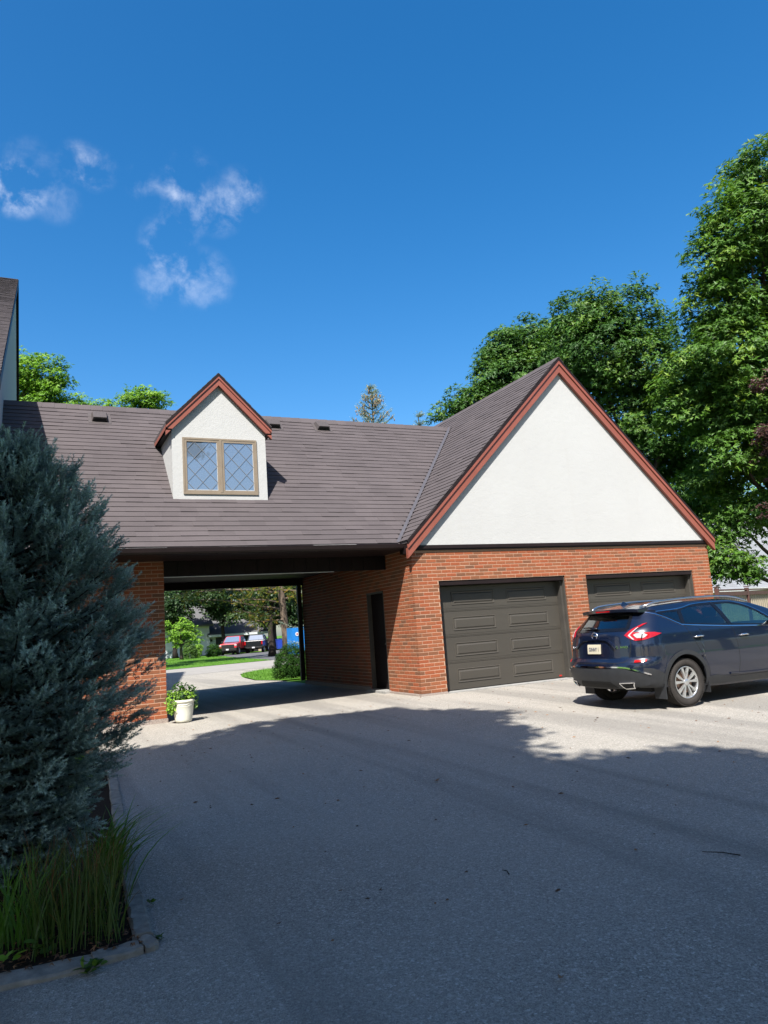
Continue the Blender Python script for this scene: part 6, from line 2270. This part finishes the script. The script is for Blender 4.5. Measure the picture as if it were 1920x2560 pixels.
def pickup(label, loc, front, paint, rz):
    """full-size pickup, x forward; built at its base, then turned"""
    root = thing("pickup_truck", label, "pickup", (0, 0, 0))
    ORIGIN[root.name] = Matrix.Identity(4)
    bk, gl = M['black_rubber'], M['window_glass']
    def part(nm, mat, fn, bv=.03):
        mb = MB(); fn(mb); return mb.build(nm, mat, root, bevel=bv)
    W = .98
    part("bed", paint, lambda m: m.box(0.05, 2.05, -W, W, .62, 1.28))
    part("tailgate", paint, lambda m: m.box(0.0, .06, -W * .82, W * .82, .66, 1.27))
    part("cab", paint, lambda m: m.add([(2.05, -W, .6), (4.15, -W, .6), (4.15, W, .6), (2.05, W, .6), (2.05, -W, 1.30), (4.15, -W, 1.26), (4.15, W, 1.26), (2.05, W, 1.30)], BOXF))
    gh = lambda x0, x1, x2, x3, z0, z1, w0, w1: [(x0, -w0, z0), (x1, -w0, z0), (x1, w0, z0), (x0, w0, z0), (x2, -w1, z1), (x3, -w1, z1), (x3, w1, z1), (x2, w1, z1)]
    part("greenhouse", paint, lambda m: m.add(gh(2.06, 4.1, 2.25, 3.5, 1.28, 1.92, .95, .76), BOXF), .06)
    part("windscreen", gl, lambda m: m.add([(4.085, -.84, 1.31), (4.085, .84, 1.31), (3.56, .70, 1.86), (3.56, -.70, 1.86), (4.105, -.84, 1.32), (4.105, .84, 1.32), (3.58, .70, 1.87), (3.58, -.70, 1.87)], BOXF), 0)
    part("rear_window", gl, lambda m: m.add([(2.055, -.80, 1.34), (2.055, .80, 1.34), (2.215, .68, 1.84), (2.215, -.68, 1.84), (2.03, -.80, 1.35), (2.03, .80, 1.35), (2.19, .68, 1.85), (2.19, -.68, 1.85)], BOXF), 0)
    for s in (-1, 1):
        part("side_window", gl, lambda m: m.add([(2.3, s * .955, 1.33), (3.95, s * .955, 1.33), (3.45, s * .80, 1.84), (2.38, s * .80, 1.84), (2.3, s * .975, 1.335), (3.95, s * .975, 1.335), (3.45, s * .82, 1.845), (2.38, s * .82, 1.845)], BOXF), 0)
        part("tail_lamp", M['red_lens'], lambda m: m.box(-.01, .06, min(s * .83, s * .97), max(s * .83, s * .97), .86, 1.24), .01)
        part("headlamp", M['clear_lens'], lambda m: m.box(5.28, 5.42, min(s * .70, s * .96), max(s * .70, s * .96), .92, 1.06), .02)
        part("door_mirror", bk, lambda m: m.box(3.78, 3.9, min(s * 1.0, s * 1.22), max(s * 1.0, s * 1.22), 1.22, 1.46), .03)
        for x in (1.1, 4.65): wheel(root, (x, s * .85, .41), s, R=.41, wd=.27, detail=False)
    part("bonnet", paint, lambda m: m.add([(4.1, -.97, .7), (5.42, -.95, .7), (5.42, .95, .7), (4.1, .97, .7), (4.1, -.95, 1.28), (5.36, -.90, 1.14), (5.36, .90, 1.14), (4.1, .95, 1.28)], BOXF), .07)
    part("grille", bk, lambda m: m.box(5.40, 5.47, -.68, .68, .74, 1.08), .02)
    part("bumper", bk, lambda m: m.box(5.35, 5.58, -.98, .98, .42, .72), .04)
    part("rear_bumper", bk, lambda m: m.box(-.16, .06, -.95, .95, .48, .66), .03)
    part("chassis", bk, lambda m: m.box(.1, 5.3, -.7, .7, .36, .64), 0)
    part("licence_plate", simple("white_plate", (.6, .6, .62), None, .5), lambda m: m.box(5.58, 5.592, -.15, .15, .5, .65) if front else m.box(-.172, -.16, -.15, .15, .50, .64), 0)
    root.location = loc; root.rotation_euler = (0, 0, rz); root.scale = (.86, .86, .86)
    return root


M['red_paint'] = make_paint("red_paint", (.42, .015, .018), .3, .1)
M['black_paint'] = make_paint("black_paint", (.008, .008, .009), .25, .1)
pickup("red pickup facing the street in the drive opposite", (11.6, 57.6, -.09), True, M['red_paint'], math.radians(180 + 58))
pickup("black pickup showing its tail beside the red pickup", (11.75, 54.6, -.09), False, M['black_paint'], math.radians(66))


def toilet_cabin():
    x, y = 9.42, 34.9
    root = thing("portable_toilet", "bright blue portable toilet cabin at the passage's right side", "portable toilet", (x, y, -.1))
    bl = simple("blue_plastic", (.012, .20, .58), (.010, .16, .50), .45, .4, 3)
    wt = simple("white_translucent_roof", (.62, .68, .74), (.55, .6, .66), .5, .3, 3)
    wd, z0, z1 = .58, -.08, 1.78
    for s, ax in ((-1, 0), (1, 0), (-1, 1), (1, 1)):
        mb = MB()
        if ax == 0: mb.box(x + s * wd - .02, x + s * wd + .02, y - wd, y + wd, z0 + .1, z1)
        else: mb.box(x - wd + .02, x + wd - .02, y + s * wd - .02, y + s * wd + .02, z0 + .1, z1)
        w = mb.build("side_panel", bl, root)
        mb = MB()
        for k in range(6):
            t = -wd + .15 + k * (2 * wd - .3) / 5
            if ax == 0: mb.box(x + s * (wd + .02), x + s * (wd + .035), y + t - .03, y + t + .03, z0 + .2, z1 - .15) if s > 0 else mb.box(x - wd - .035, x - wd - .02, y + t - .03, y + t + .03, z0 + .2, z1 - .15)
            else: mb.box(x + t - .03, x + t + .03, y + s * wd + (.02 if s > 0 else -.035), y + s * wd + (.035 if s > 0 else -.02), z0 + .2, z1 - .15)
        mb.build("ribs", bl, w)
    mb = MB(); mb.box(x - wd - .05, x + wd + .05, y - wd - .05, y + wd + .05, -.1, .04); mb.build("skid", M['black_rubber'], root)
    prof = [(-wd - .03, z1), (wd + .03, z1), (wd * .95, z1 + .18), (wd * .6, z1 + .38), (0, z1 + .46), (-wd * .6, z1 + .38), (-wd * .95, z1 + .18)]
    mb = MB(); mb.prism(prof, 'y', y - wd - .03, y + wd + .03); mb.build("roof", wt, root, bevel=.05)
    mb = MB(); mb.lathe([(0, 0), (.13, 0), (.13, .012), (0, .012)], (0, 0, 0), 20)
    mb.V = [(x - .28 + a, y - wd - .045 + c * -1, 1.35 + b) for a, b, c in mb.V]
    mb.build("round_sign", wt, root)
    mb = MB(); mb.lathe([(0, 0), (.06, 0), (.06, .006), (0, .006)], (0, 0, 0), 16)
    mb.V = [(x - .28 + a, y - wd - .058 - c, 1.35 + b) for a, b, c in mb.V]
    mb.build("sign_mark", simple("red_sign", (.5, .06, .04), None, .5), root)


toilet_cabin()


def plank_fence():
    root = thing("plank_fence", "weathered wooden plank fence beyond the black pickup", "fence", (15, 60, -.1))
    m = simple("weathered_pine", (.42, .33, .24), (.32, .25, .18), .85, .2, 5, stretch=(1, 1, .1))
    x = 14.2
    mb = None
    while x < 24:
        y = 61.2 - (x - 14.2) * .45
        mb = MB(); h = 1.15 + random.uniform(-.02, .02); mb.obox((x, y, h / 2 - .1), (.125, -.05, 0), (.008, .018, 0), (0, 0, h / 2)); mb.build("plank", m, root)
        x += .27
    for z in (.15, .85):
        mb = MB(); mb.bar((14.2, 61.26, z), (24, 56.85, z), .05, .09); mb.build("rail", m, root)
    b = thing("recycling_bin", "blue recycling bin in front of the wooden fence", "bin", (15.6, 58.9, -.1))
    bl = simple("blue_bin_plastic", (.02, .06, .42), (.018, .05, .36), .5, .3, 4)
    mb = MB(); mb.add([(15.35, 58.65, -.02), (15.85, 58.65, -.02), (15.85, 59.15, -.02), (15.35, 59.15, -.02), (15.28, 58.58, .9), (15.92, 58.58, .9), (15.92, 59.22, .9), (15.28, 59.22, .9)], BOXF); mb.build("body", bl, b, bevel=.03)
    mb = MB(); mb.box(15.25, 15.95, 58.55, 59.25, .905, .97); mb.build("lid", bl, b, bevel=.03)
    for s in (15.42, 15.78):
        mb = MB(); mb.tube([(s - .04, 59.18, .0), (s + .04, 59.18, .0)], .09, 12); mb.build("wheel", M['black_rubber'], b)


plank_fence()


# ------------------------------------------------------------------ lawns seen through the carport
def lawn_patch(name, poly, n, seed):
    sheet(name, poly, .012, M['lawn'], 4.0)
    r = np.random.default_rng(seed)
    xs = [q[0] for q in poly]; ys = [q[1] for q in poly]
    x = r.uniform(min(xs), max(xs), n * 2); y = r.uniform(min(ys), max(ys), n * 2)
    k = np.array([in_poly(a, b, poly) for a, b in zip(x, y)])
    x, y = x[k][:n], y[k][:n]
    B = np.stack([x, y, gz(x, y) + .012], 1)
    o = grass_blades(name + "_grass", B, r.uniform(.04, .09, len(B)), .3, .014, r, M['turf_blade'], None, (.05, .4), seg=2)
    tag(o, "short mown grass of the " + name.replace("_", " "), "grass", kind="stuff")


M['turf_blade'] = mat_leaf("turf_blade", (0.07, 0.16, 0.016), (0.10, 0.22, 0.022), (0.15, 0.29, 0.035), .3, .6)
lawn_patch("near_lawn", [(.12, 9.4), (2.5, 9.0), (12, 9.5), (20, 22), (8.0, 21.3), (6.4, 21.0), (3.6, 20.1), (2.0, 19.1), (1.0, 17.5), (.3, 14.4), (-.15, 11.2)], 26000, 3)
lawn_patch("far_lawn", [(-20, 26.5), (0.0, 29.8), (6.3, 31.2), (6.6, 34), (7.0, 40), (7.6, 47), (8.2, 51.0), (5.0, 52.5), (-20, 47)], 26000, 4)
